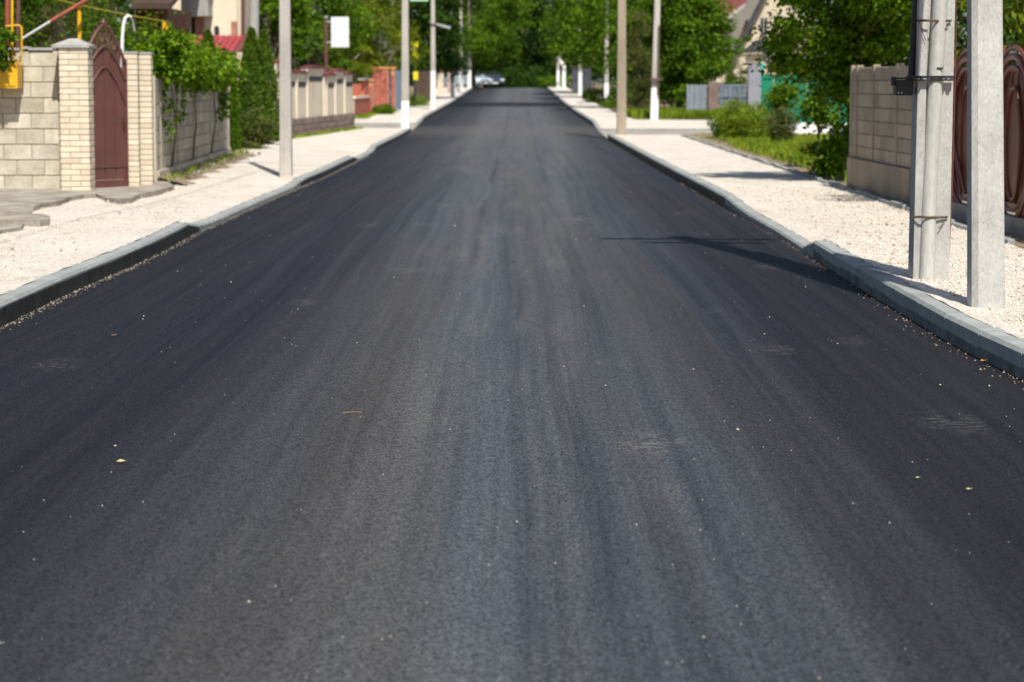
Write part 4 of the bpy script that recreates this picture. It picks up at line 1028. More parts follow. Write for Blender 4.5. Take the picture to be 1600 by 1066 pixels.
m = MB(); m.tube([at(1427, 124, YA - .14), at(1431, 128, YA - .16), at(1430, 136, YA - .16)], .005, 5); part(tA, 'copper_wire', m, M_RUSTY)
for dx, c0 in ((.0, M_WIRE), (4.5, M_BROWN)):
    m = MB(); m.tube([at(1490 + dx, -40, YA + .02), at(1488.5 + dx, 100, YA + .02), at(1484.5 + dx*.7, 300, YA + .02), at(1480 + dx*.3, 436, YA + .02)], .005, 5); part(tA, 'ground_wire', m, c0)
m = MB(); m.box(topA.x - .9, topA.x + .9, YA - .05, YA + .05, 8.7, 8.8).box(topA.x - .6, topA.x + .6, YA - .05, YA + .05, 8.0, 8.1); part(tA, 'crossarm', m, M_DARKM)
for dx in (-.8, -.5, -.2, .2, .5, .8): part(tA, 'insulator', MB().tube([(topA.x + dx, YA, 8.8), (topA.x + dx, YA, 8.98)], [.05, .035], 8), M_WHITEM)
# strut
YS = 15.55; bS = at(1542.5, 481, YS); bS.z = .14; dS = at(1530, 0, YS) - bS
topS = bS + dS*((8.6 - bS.z)/dS.z); topS.y = YA - .3; topS.x = topA.x + .12
k = (at(1530, 0, YS).z - bS.z)/(topS.z - bS.z)
tS = thing('utility_pole', 'tapered grey concrete strut pole standing nearest the camera on the right walk', 'pole', bS, 'near right pair of poles')
m = MB(); segs = 18
def sring(c, w, d): return [c + Vector((x*w, y*d, 0)) for x, y in ((-.5, .5), (-.5, -.34), (-.32, -.5), (.46, -.5), (.5, -.46), (.5, .5))]
rings = [sring((bS - Vector((0, 0, .3))).lerp(topS, q/segs), .212 + (.16 - .212)*q/segs, .20 + (.15-.20)*q/segs) for q in range(segs + 1)]
m.add([v for r in rings for v in r], [(5,4,3,2,1,0), tuple(segs*6 + i for i in range(6))] + [(q*6+i, q*6+(i+1) % 6, (q+1)*6+(i+1) % 6, (q+1)*6+i) for q in range(segs) for i in range(6)])
part(tS, 'shaft', m, M_POLEN)
part(tS, 'head_clamp', MB().box(topS.x - .14, topS.x + .14, topS.y - .12, topS.y + .3, 8.3, 8.36), M_DARKM)

# ================================================================== RIGHT SIDE
# --- right panel fence
A = (at(1332, 250, 33.6).x, 33.6); B = (at(1432, 250, 28.9).x, 28.9); lf = Line(A, B)
posts = [0.05, s_at(lf, 1342), s_at(lf, 1368), s_at(lf, 1405), lf.L]
panel_fence('brown-grey concrete panel fence between the leafy tree and the pipe pole, right of the walk', A, B, .16, at(1400, 103, 30).z, .40, posts,
            pm('fence_concrete_right', (.27, .215, .155), (.44, .375, .29), 1.3, .92, .5, 40, objrand=.16, stretch=(1, 1, .5)), seed=9)
# --- brown ornamental gate
A = (at(1440, 250, 28.6).x, 28.6); B = (4.95, 20.6); lg = Line(A, B)
t = thing('driveway_gate', 'dark brown metal driveway gate with large oval rings behind the near poles', 'gate', lg.p(lg.L/2, 0, .2))
m = MB(); lg.box(m, 0, lg.L, -.12, .10, .0, .30); part(t, 'threshold', m, M_CONCD)
n = 60
sm = MB().cbox(0, .115, -.012, .012, 0, 1.5, .004).mesh('slat'); sm.materials.append(M_BROWN)
for i in range(n):
    s = lg.L*i/n; piece(t, 'slat', sm, lg.p(s, -.01 if i % 2 else .006, .34), rotz=lg.ang, scale=(1, 1, (1.42 + .0*s)/1.5))
for k in range(3):
    s = lg.L*(k)/2; m = MB(); lg.box(m, min(s, lg.L - .08), min(s, lg.L - .08) + .08, -.05, .05, .32, 1.95); part(t, 'post', m, M_BROWN)
m = MB(); lg.box(m, 0, lg.L, .02, .05, .33, .42); lg.box(m, 0, lg.L, .02, .05, 1.70, 1.76); part(t, 'rail', m, M_BROWN)
for px in (1517, 1590):
    s = s_at(lg, px); c = lg.p(s).copy()
    for r, th, mt in ((.95, .022, M_BROWN), (.86, .038, M_BROWN), (.76, .02, M_BROWN)):
        pts = [lg.p(s + r*math.cos(q), .05, 1.05 + (r - .06)*math.sin(q)) for q in np.linspace(0, 2*math.pi, 41)]; part(t, 'ring', MB().tube(pts, th, 6, caps=False), mt, smooth=True)
    pts = [lg.p(s + .3*math.cos(q), .04, 1.0 + .55*math.sin(q)) for q in np.linspace(0, 2*math.pi, 31)]; part(t, 'medallion_rim', MB().tube(pts, .02, 6, caps=False), M_BROWN, smooth=True)
    part(t, 'medallion', MB().prism([lg.p(s + .3*math.cos(q), .03, 1.0 + .55*math.sin(q)) for q in np.linspace(0, 2*math.pi, 31)[:-1]], lg.n*-.015), M_BROWN)
sA, sB = s_at(lg, 1492), s_at(lg, 1512)
m = MB(); lg.box(m, s_at(lg, 1483), s_at(lg, 1497), .05, .058, 1.5, 1.9); part(t, 'plate', m, M_RUSTY)
# diagonal stay bars on gate
for a, b in ((1497, 1520), (1497, 1514)):
    part(t, 'brace', MB().tube([lg.p(s_at(lg, a), .07, 1.1), lg.p(s_at(lg, b), .07, .42)], .018, 6), M_BROWN)
# paving strip with a dark shade line at the foot
# --- leafy tree in front of green fence
def blob(px, py, y, rx, ry, rz): c = at(px, py, y); return (c.x, c.y, c.z, rx, ry, rz)
tree('broadleaf_tree', 'leafy dark green tree hanging over the verge left of the brown-grey panel fence', 'tree', at(1335, 290, 36).x, 36.5,
     [blob(1320, 50, 36.5, .95, 1.1, .8), blob(1250, 40, 37, .6, .8, .55), blob(1400, 20, 36, .7, 1.0, .8), blob(1300, 120, 36.5, .36, .6, .35), blob(1235, 92, 37, .28, .5, .28), blob(1345, 110, 36, .42, .6, .42),
      blob(1330, -90, 35.5, 1.3, 1.5, 1.0), blob(1420, -60, 35, .9, 1.3, .9), blob(1310, 215, 36.5, .30, .45, .5), blob(1325, 160, 36, .28, .5, .42), blob(1350, 60, 36, .6, .9, .5)],
     34000, .085, L_LIME, clusters=340, spread=.14, trunk_r=.06, seed=21, limbs=26, droop=.35, aspect=.62)
for px, py, y, lab, s, mt, r in ((1312, 250, 38, 'dark leafy bush at the left end of the brown-grey panel fence', 3, L_MID, .40), (1282, 165, 42, 'loose leafy sapling in front of the green fence', 5, L_MID, .24), (1222, 150, 60, 'thin sprig of bright leaves left of the leafy tree', 6, L_LIME, .3)):
    rg = np.random.default_rng(s); c = at(px, py, y)
    P, D, CC = crown_pts(rg, [(c.x, c.y, c.z, r, r*1.3, r*1.15)], int(7000*r), int(120*r), .09, .55)
    t = thing('leafy_bush', lab, 'bush', (c.x, c.y, .17)); foliage_obj('foliage', P, D, rg, .08, mt, t, droop=.3, aspect=.6, minz=.1)
    part(t, 'stem', MB().tube([(c.x - .05, c.y, .1), (c.x, c.y, c.z)], [.02, .010], 6), M_BARK)
    for q in CC[:8]: part(t, 'branch', MB().tube([(c.x - .03, c.y, .15 + (c.z - .15)*.5), tuple(q)], [.012, .004], 5), M_BARK)
tree('broadleaf_tree', 'tree with drooping yellow-green leaves behind the brown driveway gate', 'tree', 6.2, 27.0,
     [(6.3, 27, 2.75, 1.1, 1.3, .75), (5.5, 26, 2.7, .6, 1.2, .55), (7.4, 28, 3.2, 1.2, 1.5, 1.0), (6.4, 28.5, 2.0, 1.0, .8, .5), (6.2, 27, 4.6, 1.5, 1.8, 1.3)], 22000, .11, L_YEL, clusters=220, spread=.17, trunk_r=.09, seed=22, droop=1.0, aspect=.35, limbs=14)
tree('broadleaf_tree', 'dark dense tree filling the gap above the brown-grey panel fence', 'tree', 9.5, 44,
     [(9.5, 44, 3.2, 2.6, 2, 2.2), (7.6, 43, 2.9, 1.3, 1.5, 1.4), (12, 45, 3.4, 2.2, 2, 2.4), (8.8, 43, 1.6, 1.7, 1.2, 1.0)], 24000, .13, L_DARK, clusters=240, spread=.26, trunk_r=.14, seed=23, limbs=12)

# --- green fence
yg = 66.5
t = thing('green_fence', 'bright green sheet fence with a pale footing behind the leafy saplings', 'fence', at(1265, 195, yg))
gx0, gx1 = at(1191, 190, yg).x, at(1348, 190, yg).x; zt = at(1260, 116, yg).z; zb_ = at(1260, 192, yg).z; n = 9
for i in range(n):
    a = gx0 + (gx1 - gx0)*i/n; b = gx0 + (gx1 - gx0)*(i+1)/n; m = MB(); st = 6
    for k in range(st):
        xa = a + (b-a-.02)*k/st; xb = a + (b-a-.02)*(k+1)/st; d = .015 if k % 2 else 0; m.box(xa, xb, yg + d, yg + d + .014, zb_, zt - .0)
    part(t, 'sheet', m, M_GREEN)
for i in range(4):
    a = gx0 + (gx1-gx0)*i/3; part(t, 'post', MB().box(a - .04, a + .04, yg + .06, yg + .13, zb_ - .2, zt + .3), pm('turquoise_post', (.02, .35, .28), (.03, .42, .33), 3, .5, .05, 30))
part(t, 'rail', MB().box(gx0, gx1, yg - .02, yg - .002, zt - .12, zt - .07), M_GREEN)
part(t, 'footing', MB().box(gx0 + .5, gx1, yg - .08, yg + .2, -.05, zb_ - .004), M_WHITEP)
m = MB(); fbox(m, 1200, 1350, 96, 114.5, yg + 2.2, .3); t = thing('low_building', 'low tan building edge showing above the green fence', 'building', at(1275, 114, yg + 2.3)); part(t, 'wall', m, M_CREAM2)
m = MB(); fbox(m, 1196, 1354, 86, 95.8, yg + 1.9, .8); part(t, 'fascia', m, M_CONCD)

# --- beyond the right side street
yp = 88.0
t = thing('gate_pillar', 'grey painted gate pillar with a small dark canopy roof', 'pillar', at(1180, 172, yp))
m = MB(); fbox(m, 1169, 1190, 98, 178, yp, .5); part(t, 'shaft', m, M_GREYP)
m = MB(); fbox(m, 1167, 1192, 84, 97.8, yp - .04, .58); part(t, 'head', m, M_CREAM2)
a = at(1164, 84, yp - .1); b = at(1225, 84, yp - .1); r0 = at(1190, 62, yp).z
m = MB(); m.prism([(a.x, yp - .3, a.z + .05), (a.x + .5, yp - .3, r0), (b.x, yp - .3, r0 - .02), (b.x + .2, yp - .3, a.z + .2), (b.x, yp - .3, a.z + .05)], (0, 1.6, 0)); part(t, 'canopy', m, M_DARKM)
yf = 93.0
t = thing('sheet_gate', 'dark blue-grey sheet metal gate right of the round walnut tree', 'gate', at(1145, 172, yf))
for k in range(6):
    m = MB(); fbox(m, 1124 + k*7.1, 1130.3 + k*7.1, 136, 178, yf + (k % 2)*.03, .05); part(t, 'panel', m, M_BLUEG)
m = MB(); fbox(m, 1123, 1168, 132, 135.6, yf, .08); fbox(m, 1123, 1168, 150, 152, yf - .03, .028); part(t, 'rail', m, M_BLUEG)
t = thing('sheet_fence', 'light blue-grey corrugated fence beneath the round walnut tree', 'fence', at(1095, 168, yf + 1))
for k in range(10):
    m = MB(); fbox(m, 1073 + k*3.4, 1076.1 + k*3.4, 132 + (k % 2), 172, yf + 1 + (k % 2)*.05, .05); part(t, 'sheet', m, pm('light_blue_grey', (.20, .24, .29), (.28, .32, .37), 2, .5, .1, 30, objrand=.15))
m = MB(); fbox(m, 1107, 1123, 128, 176, yf + .8, .12); part(t, 'end_panel', m, M_STONEB)
# --- house on the right
yh = 120.0
t = thing('house', 'cream gabled house with a grey roof slope right of the walnut tree', 'house', (at(1185, 100, yh).x, yh, h(yh)))
P = [at(1146, 130, yh), at(1262, 130, yh), at(1262, 40, yh), at(1203, -28, yh), at(1148, 88, yh)]
part(t, 'wall', MB().prism(P, (0, 9, 0)), M_CREAM2)
P = [at(1203, -32, yh - .5), at(1207, -26, yh - .5), at(1150, 92, yh - .5), at(1143, 88, yh - .5)]
part(t, 'verge_board', MB().prism(P, (0, .2, 0)), M_DARKM)
P = [at(1196, -14, yh + .2), at(1148, 87, yh + .2), at(1122, 87, yh + 2.5), at(1128, 38, yh + 2.5), at(1166, 12, yh + 2.5)]
part(t, 'roof', MB().prism(P, (0, .4, .25)), M_SLATE)
P = [at(1166, 33, yh - .05), at(1173, 33, yh - .05), at(1173, 60, yh - .05), at(1157, 60, yh - .05)]
f = part(t, 'window', MB().prism(P, (0, .045, 0)), M_GLASS)
m = MB(); m.tube([at(1155.5, 61, yh - .08), at(1165.5, 32, yh - .08), at(1174, 32, yh - .08), at(1174, 61, yh - .08), at(1155.5, 61, yh - .08)], .04, 5); part(f, 'frame', m, M_TILED)
m = MB(); fbox(m, 1188, 1199, 28, 58, yh - .03, .025); f = part(t, 'window', m, M_GLASS); m = MB(); fbox(m, 1193, 1194, 28, 58, yh - .06, .02); part(f, 'frame', m, M_WHITEM)
m = MB(); fbox(m, 1112, 1147, 87, 130, yh + 1.5, 5); part(t, 'wall', m, M_CREAM2)
m = MB(); fbox(m, 1121, 1143, 90, 114, yh + 1.45, .04); f = part(t, 'window', m, M_GLASS); m = MB(); fbox(m, 1131, 1132.3, 90, 114, yh + 1.41, .03); fbox(m, 1120, 1144, 88.5, 89.9, yh + 1.41, .03); part(f, 'frame', m, M_DARKM)
t = thing('house', 'maroon sheet-roofed house behind the cream gabled house', 'house', (at(1150, 60, 135).x, 135, h(135)))
m = MB(); P = [at(1118, 30, 131), at(1180, 24, 131), at(1190, -40, 137), at(1122, -40, 137)]; part(t, 'roof', MB().prism(P, (0, .2, .15)), M_TILED)
m = MB(); fbox(m, 1122, 1180, 22, 135, 134.5, 5); part(t, 'wall', m, M_BROWNW)
# dark gate far right
t = thing('metal_gate', 'dark grey gate under the far right trees behind the whitewashed pole', 'gate', at(910, 140, 156)); 
for k in range(6):
    m = MB(); fbox(m, 894 + k*5, 898.6 + k*5, 106, 143, 156, .08); part(t, 'panel', m, M_BLUED if 'M_BLUED' in globals() else pm('slate_grey_sheet', (.045, .052, .07), (.07, .08, .10), 2, .5, .1, 30, objrand=.1))
m = MB(); fbox(m, 893, 924, 103.5, 105.8, 155.95, .1); part(t, 'rail', m, M_DARKM)

# ================================================================== CARS
def car(label, x, y, rz, paint, mx):
    z0 = h(y) + .01; t = thing('parked_car', label, 'car', (x, y, z0), 'cars parked at the top of the road'); t.rotation_euler = (0, 0, rz)
    def cp(name, mb, mat, root=t, smooth=False):
        me = mb.mesh(name, (0, 0, 0), smooth); me.materials.append(mat); o = bpy.data.objects.new(name, me); link(o); o.parent = root; return o
    # length along local +Y (front), width X
    prof = [(-2.15, .35), (-2.2, .62), (-2.12, .9), (-1.95, 1.0), (1.0, .98), (1.9, .82), (2.15, .66), (2.2, .4), (2.1, .28), (-2.05, .28)]
    m = MB(); vs = []; secs = [(-.86, .90), (-.80, 1.0), (.80, 1.0), (.86, .90)]
    for x_, k in secs: vs += [(x_, a*(.985 if k < 1 else 1), .28 + (b_-.28)*k) for a, b_ in prof]
    n = len(prof); fs = [tuple(range(n)), tuple(3*n + i for i in range(n))[::-1]]
    for s in range(3): fs += [(s*n+i, (s+1)*n+i, (s+1)*n+(i+1) % n, s*n+(i+1) % n) for i in range(n)]
    m.add(vs, fs); body = cp('body', m, paint, smooth=True)
    g = [(-1.9, .97, .72), (-1.35, 1.42, .60), (.25, 1.44, .60), (1.05, .97, .74)]
    m = MB(); m.add([(-w, a, z) for a, z, w in g] + [(w, a, z) for a, z, w in g], [(0,1,2,3), (7,6,5,4), (0,4,5,1), (1,5,6,2), (2,6,7,3), (3,7,4,0)]); cp('windows', m, M_GLASS)
    m = MB(); m.cbox(-.59, .59, -1.36, .22, 1.425, 1.47, .02); cp('roof', m, paint)
    for sx in (-1, 1):
        for ya_, w0, yb_, w1 in ((-1.9, .73, -1.35, .61), (.27, .61, 1.05, .75), (-.5, .61, -.45, .75)):
            za, zb2 = (.98, 1.43) if ya_ < -1 else ((1.43, .98) if ya_ > 0 else (1.43, .98)); cp('door_pillar', MB().tube([(sx*w0, ya_, za), (sx*w1, yb_, zb2)], .035, 6), paint)
        cp('headlight', MB().cbox(sx*.62 - .16, sx*.62 + .16, 2.08, 2.19, .60, .74, .02), M_WHITEM)
        cp('mirror', MB().cbox(sx*.93 - .09, sx*.93 + .09, .78, .90, .95, 1.08, .02), paint)
        for yy_ in (-1.3, 1.35):
            w = cp('wheel', MB().tube([(sx*.70, yy_, .31), (sx*.885, yy_, .31)], .31, 20), M_BLACK, smooth=True)
            cp('rim', MB().tube([(sx*.886, yy_, .31), (sx*.90, yy_, .31)], .2, 14), M_SILVER, root=w)
    cp('grille', MB().box(-.42, .42, 2.185, 2.205, .42, .60), M_BLACK)
    cp('licence_plate', MB().box(-.26, .26, 2.206, 2.215, .36, .46), M_WHITEM)
    return t
carsil = pm('silver_blue_paint', (.42, .50, .56), (.46, .54, .60), 2, .25, 0, 30, metal=.3)
cardark = pm('dark_blue_paint', (.035, .045, .07), (.05, .06, .09), 2, .25, 0, 30, metal=.2)
car('pale silver-blue parked car, left of the pair at the top of the road', -4.25, 206, R(180 + 42), carsil, 0)
car('dark blue parked car, right of the pair at the top of the road', -2.55, 212, R(180 + 15), cardark, 0)
car('dark parked car mostly hidden behind the two farthest left poles', -6.2, 210, R(180 + 60), pm('grey_blue_paint', (.06, .09, .13), (.08, .11, .15), 2, .25, 0, 30, metal=.2), 0)

# ================================================================== TREES BEYOND
BG = 'trees along the street'
tree('conifer', 'feathery green tree behind the yellow gas pipe, left of the cream house', 'tree', -8.6, 43, [(-9.4, 42.5, 2.4, 1.0, .9, 1.6), (-8.2, 42.5, 2.3, .9, .8, 1.5), (-7.2, 43, 2.2, .7, .8, 1.5), (-8.6, 43, 4.5, 1.8, 1.5, 1.8)], 46000, .085, L_MID, seed=51, clusters=340, spread=.2, trunk_r=.1, aspect=.3)
tree('broadleaf_tree', 'dark green tree behind the blank white sign board', 'tree', at(470, 150, 98).x, 98, [blob(455, 60, 98, 1.5, 2, 2.2), blob(510, 30, 99, 1.7, 2, 2.6), blob(470, -60, 98, 2.2, 2.4, 2.4), blob(415, 20, 97, 1.1, 1.5, 1.8)], 24000, .17, L_MID, seed=52, clusters=150, spread=.34)
tree('broadleaf_tree', 'dark green tree between the cream house and the nearest left pole', 'tree', at(420, 150, 66).x, 66, [blob(424, -5, 66, .35, .9, .8), blob(448, 25, 67, .5, .9, 1.1)], 9000, .11, L_MID, seed=61, clusters=110, spread=.15, trunk_r=.07)
tree('willow_tree', 'pale yellow-green willow-like tree above the red brick fence', 'tree', at(592, 150, 112).x, 112, [blob(560, 40, 111, 1.4, 1.6, 2.0), blob(598, 20, 112, 1.5, 1.6, 2.4), blob(560, 92, 112, 1.1, 1.3, .8), blob(620, 75, 113, 1.0, 1.3, 1.3), blob(585, -70, 112, 1.9, 2, 2.0), blob(535, 85, 108, .9, 1.2, 1.0)], 24000, .17, L_YEL, seed=53, clusters=150, spread=.3, droop=.9, aspect=.35, bark=M_BARKP)
tree('broadleaf_tree', 'dark walnut tree behind the third concrete pole', 'tree', at(672, 150, 138).x, 138, [blob(670, 40, 138, 2.0, 2.2, 2.6), blob(655, 85, 137, 1.2, 1.6, 1.2), blob(690, -20, 138, 2.0, 2.2, 2.4), blob(695, 75, 139, 1.0, 1.4, 1.4)], 22000, .19, L_DARK, seed=54, clusters=140, spread=.38)
tree('broadleaf_tree', 'sunlit spreading tree over the farthest left poles', 'tree', at(738, 130, 192).x, 196, [blob(729, 60, 160, .75, 1.2, .75), blob(722, 68, 158, .5, .8, .5), blob(735, 60, 192, 2.0, 2.5, 2.4), blob(760, 20, 194, 2.6, 2.5, 2.8), blob(715, 15, 190, 1.8, 2.2, 2.6), blob(752, 100, 196, 1.8, 2, 1.2), blob(770, 75, 196, 1.5, 2, 1.6), blob(790, 10, 196, 2.0, 2, 2.0)], 32000, .20, L_MID, minz=2.25, seed=55, clusters=200, spread=.42, trunk_r=.2)
tree('broadleaf_tree', 'dark overhanging tree closing the road at the crest', 'tree', at(822, 130, 262).x, 268, [blob(800, 45, 262, 3.2, 3, 3.4), blob(840, 70, 262, 3.0, 3, 3.0), blob(830, 0, 262, 3.8, 3, 3.2), blob(855, 110, 262, 2.4, 2.6, 1.6), blob(812, 112, 262, 2.6, 2.6, 1.8), blob(785, 85, 262, 2.2, 2.6, 2.2)], 42000, .30, L_DEEP, seed=56, clusters=220, spread=.6, trunk_r=.28)
tree('broadleaf_tree', 'sunlit rounded tree over the far right row of white poles', 'tree', at(915, 150, 166).x, 166, [blob(903, 55, 142, 1.5, 1.6, 1.5), blob(908, -10, 142, 1.8, 1.8, 1.8), blob(945, 60, 112, 1.2, 1.3, 1.35), blob(948, 0, 112, 1.4, 1.4, 1.3), blob(905, 40, 160, 2.1, 2.3, 2.1), blob(935, 50, 158, 1.9, 2.2, 2.2), blob(880, 60, 166, 1.3, 1.8, 1.3), blob(925, -15, 160, 2.6, 2.5, 2.2), blob(955, 95, 156, 1.4, 1.8, .9), blob(920, 88, 160, 1.3, 1.8, .8), blob(975, 20, 156, 1.8, 2, 2.2)], 52000, .18, L_MID, minz=2.05, seed=57, clusters=330, spread=.38, trunk_r=.17)
tree('conifer', 'slender dark grey-green conifer between the two near right corner poles', 'tree', at(1000, 170, 99).x, 99, [blob(1000, 145, 99, .55, .5, .7), blob(1000, 110, 99, .5, .5, .8), blob(1000, 75, 99, .38, .4, .8), blob(1000, 45, 99, .22, .3, .6)], 9000, .12, L_DUSTY, seed=58, clusters=90, spread=.16, droop=-.8, aspect=.3, trunk_r=.08, limbs=3)
tree('walnut_tree', 'broad round walnut tree right of the leaning whitewashed pole', 'tree', at(1062, 160, 101).x, 101, [blob(1070, 60, 101, 1.6, 1.8, 1.9), blob(1100, 75, 100, 1.0, 1.3, 1.3), blob(1050, 5, 101, 1.7, 1.8, 1.8), blob(1095, 20, 101, 1.1, 1.4, 1.5), blob(1050, 115, 101, .9, 1.2, .8), blob(1080, 120, 100.5, .9, 1.2, .8), blob(1030, 60, 102, .8, 1.2, 1.6), blob(1060, 150, 101, .6, .9, .4)], 34000, .15, L_MID, seed=59, clusters=260, spread=.25, trunk_r=.15)
tree('broadleaf_tree', 'dark tree filling the gap above the slender conifer', 'tree', at(1005, 150, 125).x, 125, [blob(1000, 20, 125, 1.6, 1.8, 2.6), blob(975, 90, 127, 1.0, 1.3, 1.6), blob(1025, 100, 125, 1.1, 1.3, 1.8), blob(1010, 140, 124, 1.3, 1.3, .7)], 20000, .18, L_DARK, seed=60, clusters=130, spread=.33)
rg = np.random.default_rng(71)
def shrub(lab, px, py, y, rx, rz, mat, n=2500, size=.1, seed=1):
    rg = np.random.default_rng(seed); c = at(px, py, y); g = h(y) + .1
    P, D, _ = crown_pts(rg, [(c.x, c.y, g + rz*.7, rx, rx, rz)], n, 40, rx*.2, .6); t = thing('shrub', lab, 'shrub', (c.x, c.y, g)); foliage_obj('foliage', P, D, rg, size, mat, t, minz=g - .05)
    part(t, 'stem', MB().tube([(c.x, c.y, g - .05), (c.x, c.y, g + rz)], .03, 5), M_BARK)
shrub('low green shrub beside the far whitewashed pole, right walk', 931, 148, 128, .7, .45, L_MID, seed=2)
shrub('green shrub at the foot of the far right poles', 868, 134, 196, 1.3, .5, L_LIME, size=.16, seed=3)
shrub('dark shrub under the trees left of the brown-grey corner pole', 962, 168, 112, .7, .5, L_MID, seed=4)
shrub('round green shrub hanging over the cream house wall by the grey pillar', 1158, 118, 104, .75, 1.9, L_MID, n=5000, seed=5)
shrub('green shrub at the base of the red brick pier', 598, 176, 99, .35, .2, L_LIME, seed=6)
shrub('green shrub beside the worn white pole base', 650, 156, 118, .9, .35, L_LIME, seed=7)
shrub('bushy green plant rising behind the left end of the red brick fence', 560, 120, 106, .8, 1.25, L_YEL, n=6000, seed=8)
shrub('dark bush at the end of the road beyond the cars', 805, 132, 236, 2.0, 1.2, L_DARK, size=.2, seed=9)
shrub('leafy bush right of the crest between road and trees', 843, 134, 238, 2.4, 1.0, L_DARK, size=.2, seed=10)
# distant woodland closing every gap: one mass
rg = np.random.default_rng(77); bl = []
for x, y, r, z in [(-75 + 9*i, 150 + 14*math.sin(i*1.3), 7, 6) for i in range(7)] + [(12 + 9*i, 150 + 14*math.sin(i*2.1), 7, 6) for i in range(9)] + [(-22 + 7*i, 300 + 9*math.sin(i), 8, 7.5) for i in range(8)] + [(-40 + 8*i, 90, 5, 4) for i in range(4)]:
    if x > 9 and x < 14.5 and y < 200: y += 25
    bl.append((x, y, z, r, 5, r*.95)); bl.append((x + 3, y - 2, z - 3.2, r*.8, 4, r*.6))
P, D, _ = crown_pts(rg, bl, 120000, 1500, 1.0, .55)
o = foliage_obj('woodland', P, D, rg, .5, L_DEEP, None, (0, 200, 0), minz=0.0); o['kind'] = 'stuff'

# ================================================================== GRASS AND WEEDS
def grass(name, fn, n, hh, seed, mat=L_GRASS, w=.006):
    rg = np.random.default_rng(seed); B = np.array([fn(rg) for _ in range(n)]); H = hh*rg.uniform(.4, 1.3, n)
    a = rg.uniform(0, 2*math.pi, n); dx = np.cos(a); dy = np.sin(a); lean = rg.normal(0, .35, (n, 2))*H[:, None]
    W = w*rg.uniform(.7, 1.5, n); z = np.zeros(n)
    s = np.column_stack([dx*W, dy*W, z]); tip = B + np.column_stack([lean, H]); mid = B + np.column_stack([lean*.35, H*.55])
    V = np.stack([B - s, B + s, mid + s*.8, tip], 1); V2 = np.stack([B - s, mid - s*.8, tip, mid + s*.8], 1)
    me = quads_mesh(name, V, rg.uniform(0, 1, n), (0, 0, 0)); me.materials.append(mat); o = bpy.data.objects.new(name, me); link(o); o['kind'] = 'stuff'; return o
def verge_pt(rg):
    while True:
        x = rg.uniform(4.62, 9.5); y = rg.uniform(35, 64); d = .5 + .5*math.sin(x*2.3 + 1.1*math.sin(y*.6)) + .4*math.sin(y*.9)
        if x < 5.1 and rg.uniform() > .22*(x - 4.5)/.5: continue
        if d + rg.uniform(-.6, .6) > .1: return (x, y, .15)
grass('grass', lambda r: (4.75 + 4.5*r.uniform()**.8, r.uniform(33.5, 56), .15), 16000, .15, 87, w=.011)
grass('grass', verge_pt, 22000, .13, 81, w=.010)
grass('grass', lambda r: (r.uniform(5.0, 9.0), r.uniform(80.5, 92.5), h(86) + .14), 12000, .16, 82, w=.014) if False else None
grass('grass', lambda r: (r.uniform(4.3, 8.2), r.uniform(89.5, 104), h(95) + .1), 16000, .28, 83, w=.016)
grass('grass', lambda r: (r.uniform(-7.2, -5.7), r.uniform(91, 100), h(95) + .1), 5000, .12, 84, w=.014)
grass('weeds', lambda r: (lambda p: (p.x, p.y, .18))(lnf.p(r.uniform(-.2, lnf.L*1.1), .12 + abs(r.normal())*.1)), 420, .09, 85, w=.008)
grass('weeds', lambda r: (lambda p: (p.x, p.y, .14))(lb.p(r.uniform(0, lb.L), .14 + abs(r.normal())*.15)), 900, .09, 86, w=.010)
def weed(lab, px, y, hh, w, seed, mat=L_GRASS, n=900):
    rg = np.random.default_rng(seed); c = at(px, 200, y); g = h(y) + .15; th = rg.uniform(0, 6.28, n); r = w*rg.uniform(0, 1, n)**.6
    u = rg.uniform(0, 1, n); P = np.column_stack([c.x + r*np.cos(th)*(.5 + .7*u), c.y + r*np.sin(th), g + hh*u*(1 - .4*(r/w)**2)])
    t = thing('weed_clump', lab, 'weeds', (c.x, c.y, g)); D = np.column_stack([np.cos(th)*.3, np.sin(th)*.3, np.full(n, 1.2)]); foliage_obj('foliage', P, D, rg, .12, mat, t, aspect=.22)
    part(t, 'stem', MB().tube([(c.x, c.y, g), (c.x + .03, c.y, g + hh)], .01, 5), M_BARK); part(t, 'stem', MB().tube([(c.x + .1, c.y, g), (c.x + .16, c.y, g + hh*.8)], .01, 5), M_BARK)
weed('tall yellow-green weeds at the left end of the grassy verge', 1150, 61, 1.0, .50, 1, L_GRASS, 3600)
weed('tall loose weeds before the grey gate pillar', 1185, 60, .95, .50, 2, L_GRASS, 2600)
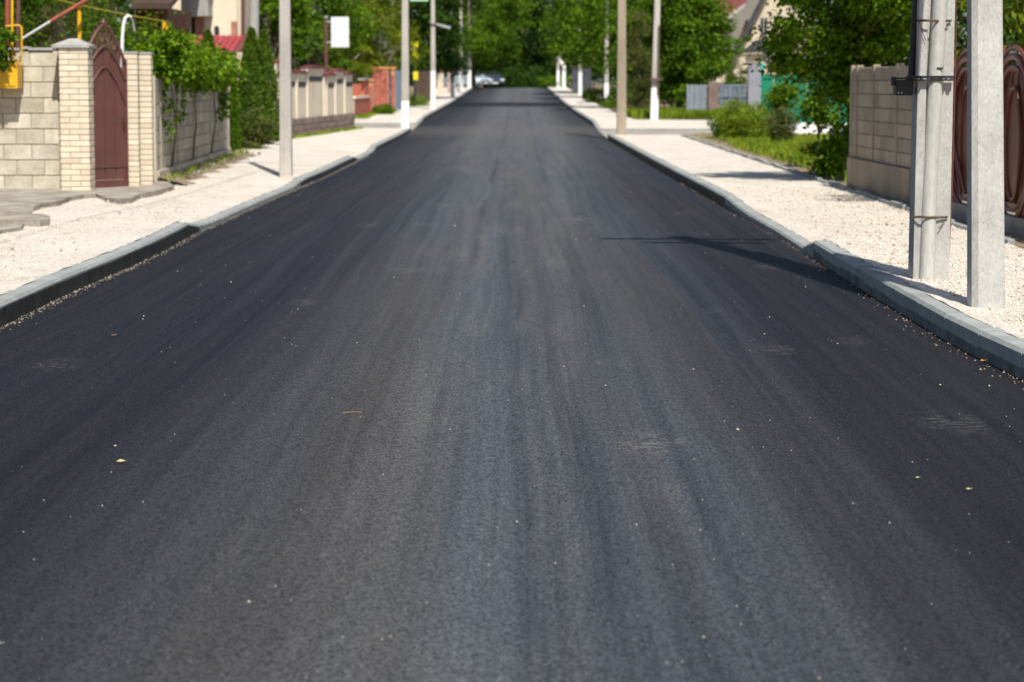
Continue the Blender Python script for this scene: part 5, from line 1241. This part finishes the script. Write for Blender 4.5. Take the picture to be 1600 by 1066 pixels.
weed('brownish weeds left of the green fence footing', 1222, 56, .85, .35, 3, L_DUSTY, 2000)
weed('green weeds at the corner of the verge', 1132, 63, .55, .4, 4, L_MID, 1800)
weed('yellowish green weeds in the middle of the verge', 1290, 46, .3, .5, 5, L_YEL, 1500)

# ---- fallen leaves, twig, straw
def small_leaf(lab, px, py, dz, s, rot, mat, name='dry_leaf', cat='leaf', group='fallen leaves'):
    c = gp(px, py, dz); ca, sa = math.cos(rot), math.sin(rot)
    pts = [(-.5, 0, .05), (-.2, .22, .18), (.2, .20, .05), (.5, 0, .22), (.2, -.22, .10), (-.2, -.2, .02), (0, 0, 0)]
    v = [(c.x + s*(x*ca - y*sa), c.y + s*(x*sa + y*ca), c.z + .004 + s*z) for x, y, z in pts]
    solo(name, MB().add(v, [(0,1,6),(1,2,6),(2,3,6),(3,4,6),(4,5,6),(5,0,6)]), mat, lab, cat, c, group)
ML1 = pm('orange_leaf', (.42, .19, .03), (.55, .28, .06), 20, .7, 0, 30); ML2 = pm('straw_leaf', (.42, .37, .18), (.55, .48, .26), 20, .7, 0, 30); ML3 = pm('brown_leaf', (.16, .09, .05), (.25, .15, .08), 20, .7, 0, 30)
small_leaf('curled orange-brown leaf on the gravel beside the nearest strut pole', 1496, 464, .15, .075, .3, ML1)
small_leaf('small brown leaf lying alone on the left asphalt', 178, 525, .012, .045, 1.0, ML3)
small_leaf('reddish dry leaf lying below the right kerb stones', 1537, 565, .012, .045, .2, ML1)
small_leaf('pale straw-coloured leaf on the left foreground asphalt', 192, 723, .012, .055, .1, ML2)
small_leaf('pale narrow leaf on the right foreground asphalt', 1515, 766, .012, .03, .1, ML2)
small_leaf('tan leaf near the right edge of the asphalt', 1435, 748, .012, .025, .1, ML2)
c = gp(550, 645, .014); solo('straw_twig', MB().tube([(c.x - .045, c.y, c.z), (c.x, c.y + .006, c.z + .004), (c.x + .045, c.y + .012, c.z)], .0012, 5), ML1, 'thin orange straw lying on the centre-left asphalt', 'twig', c)
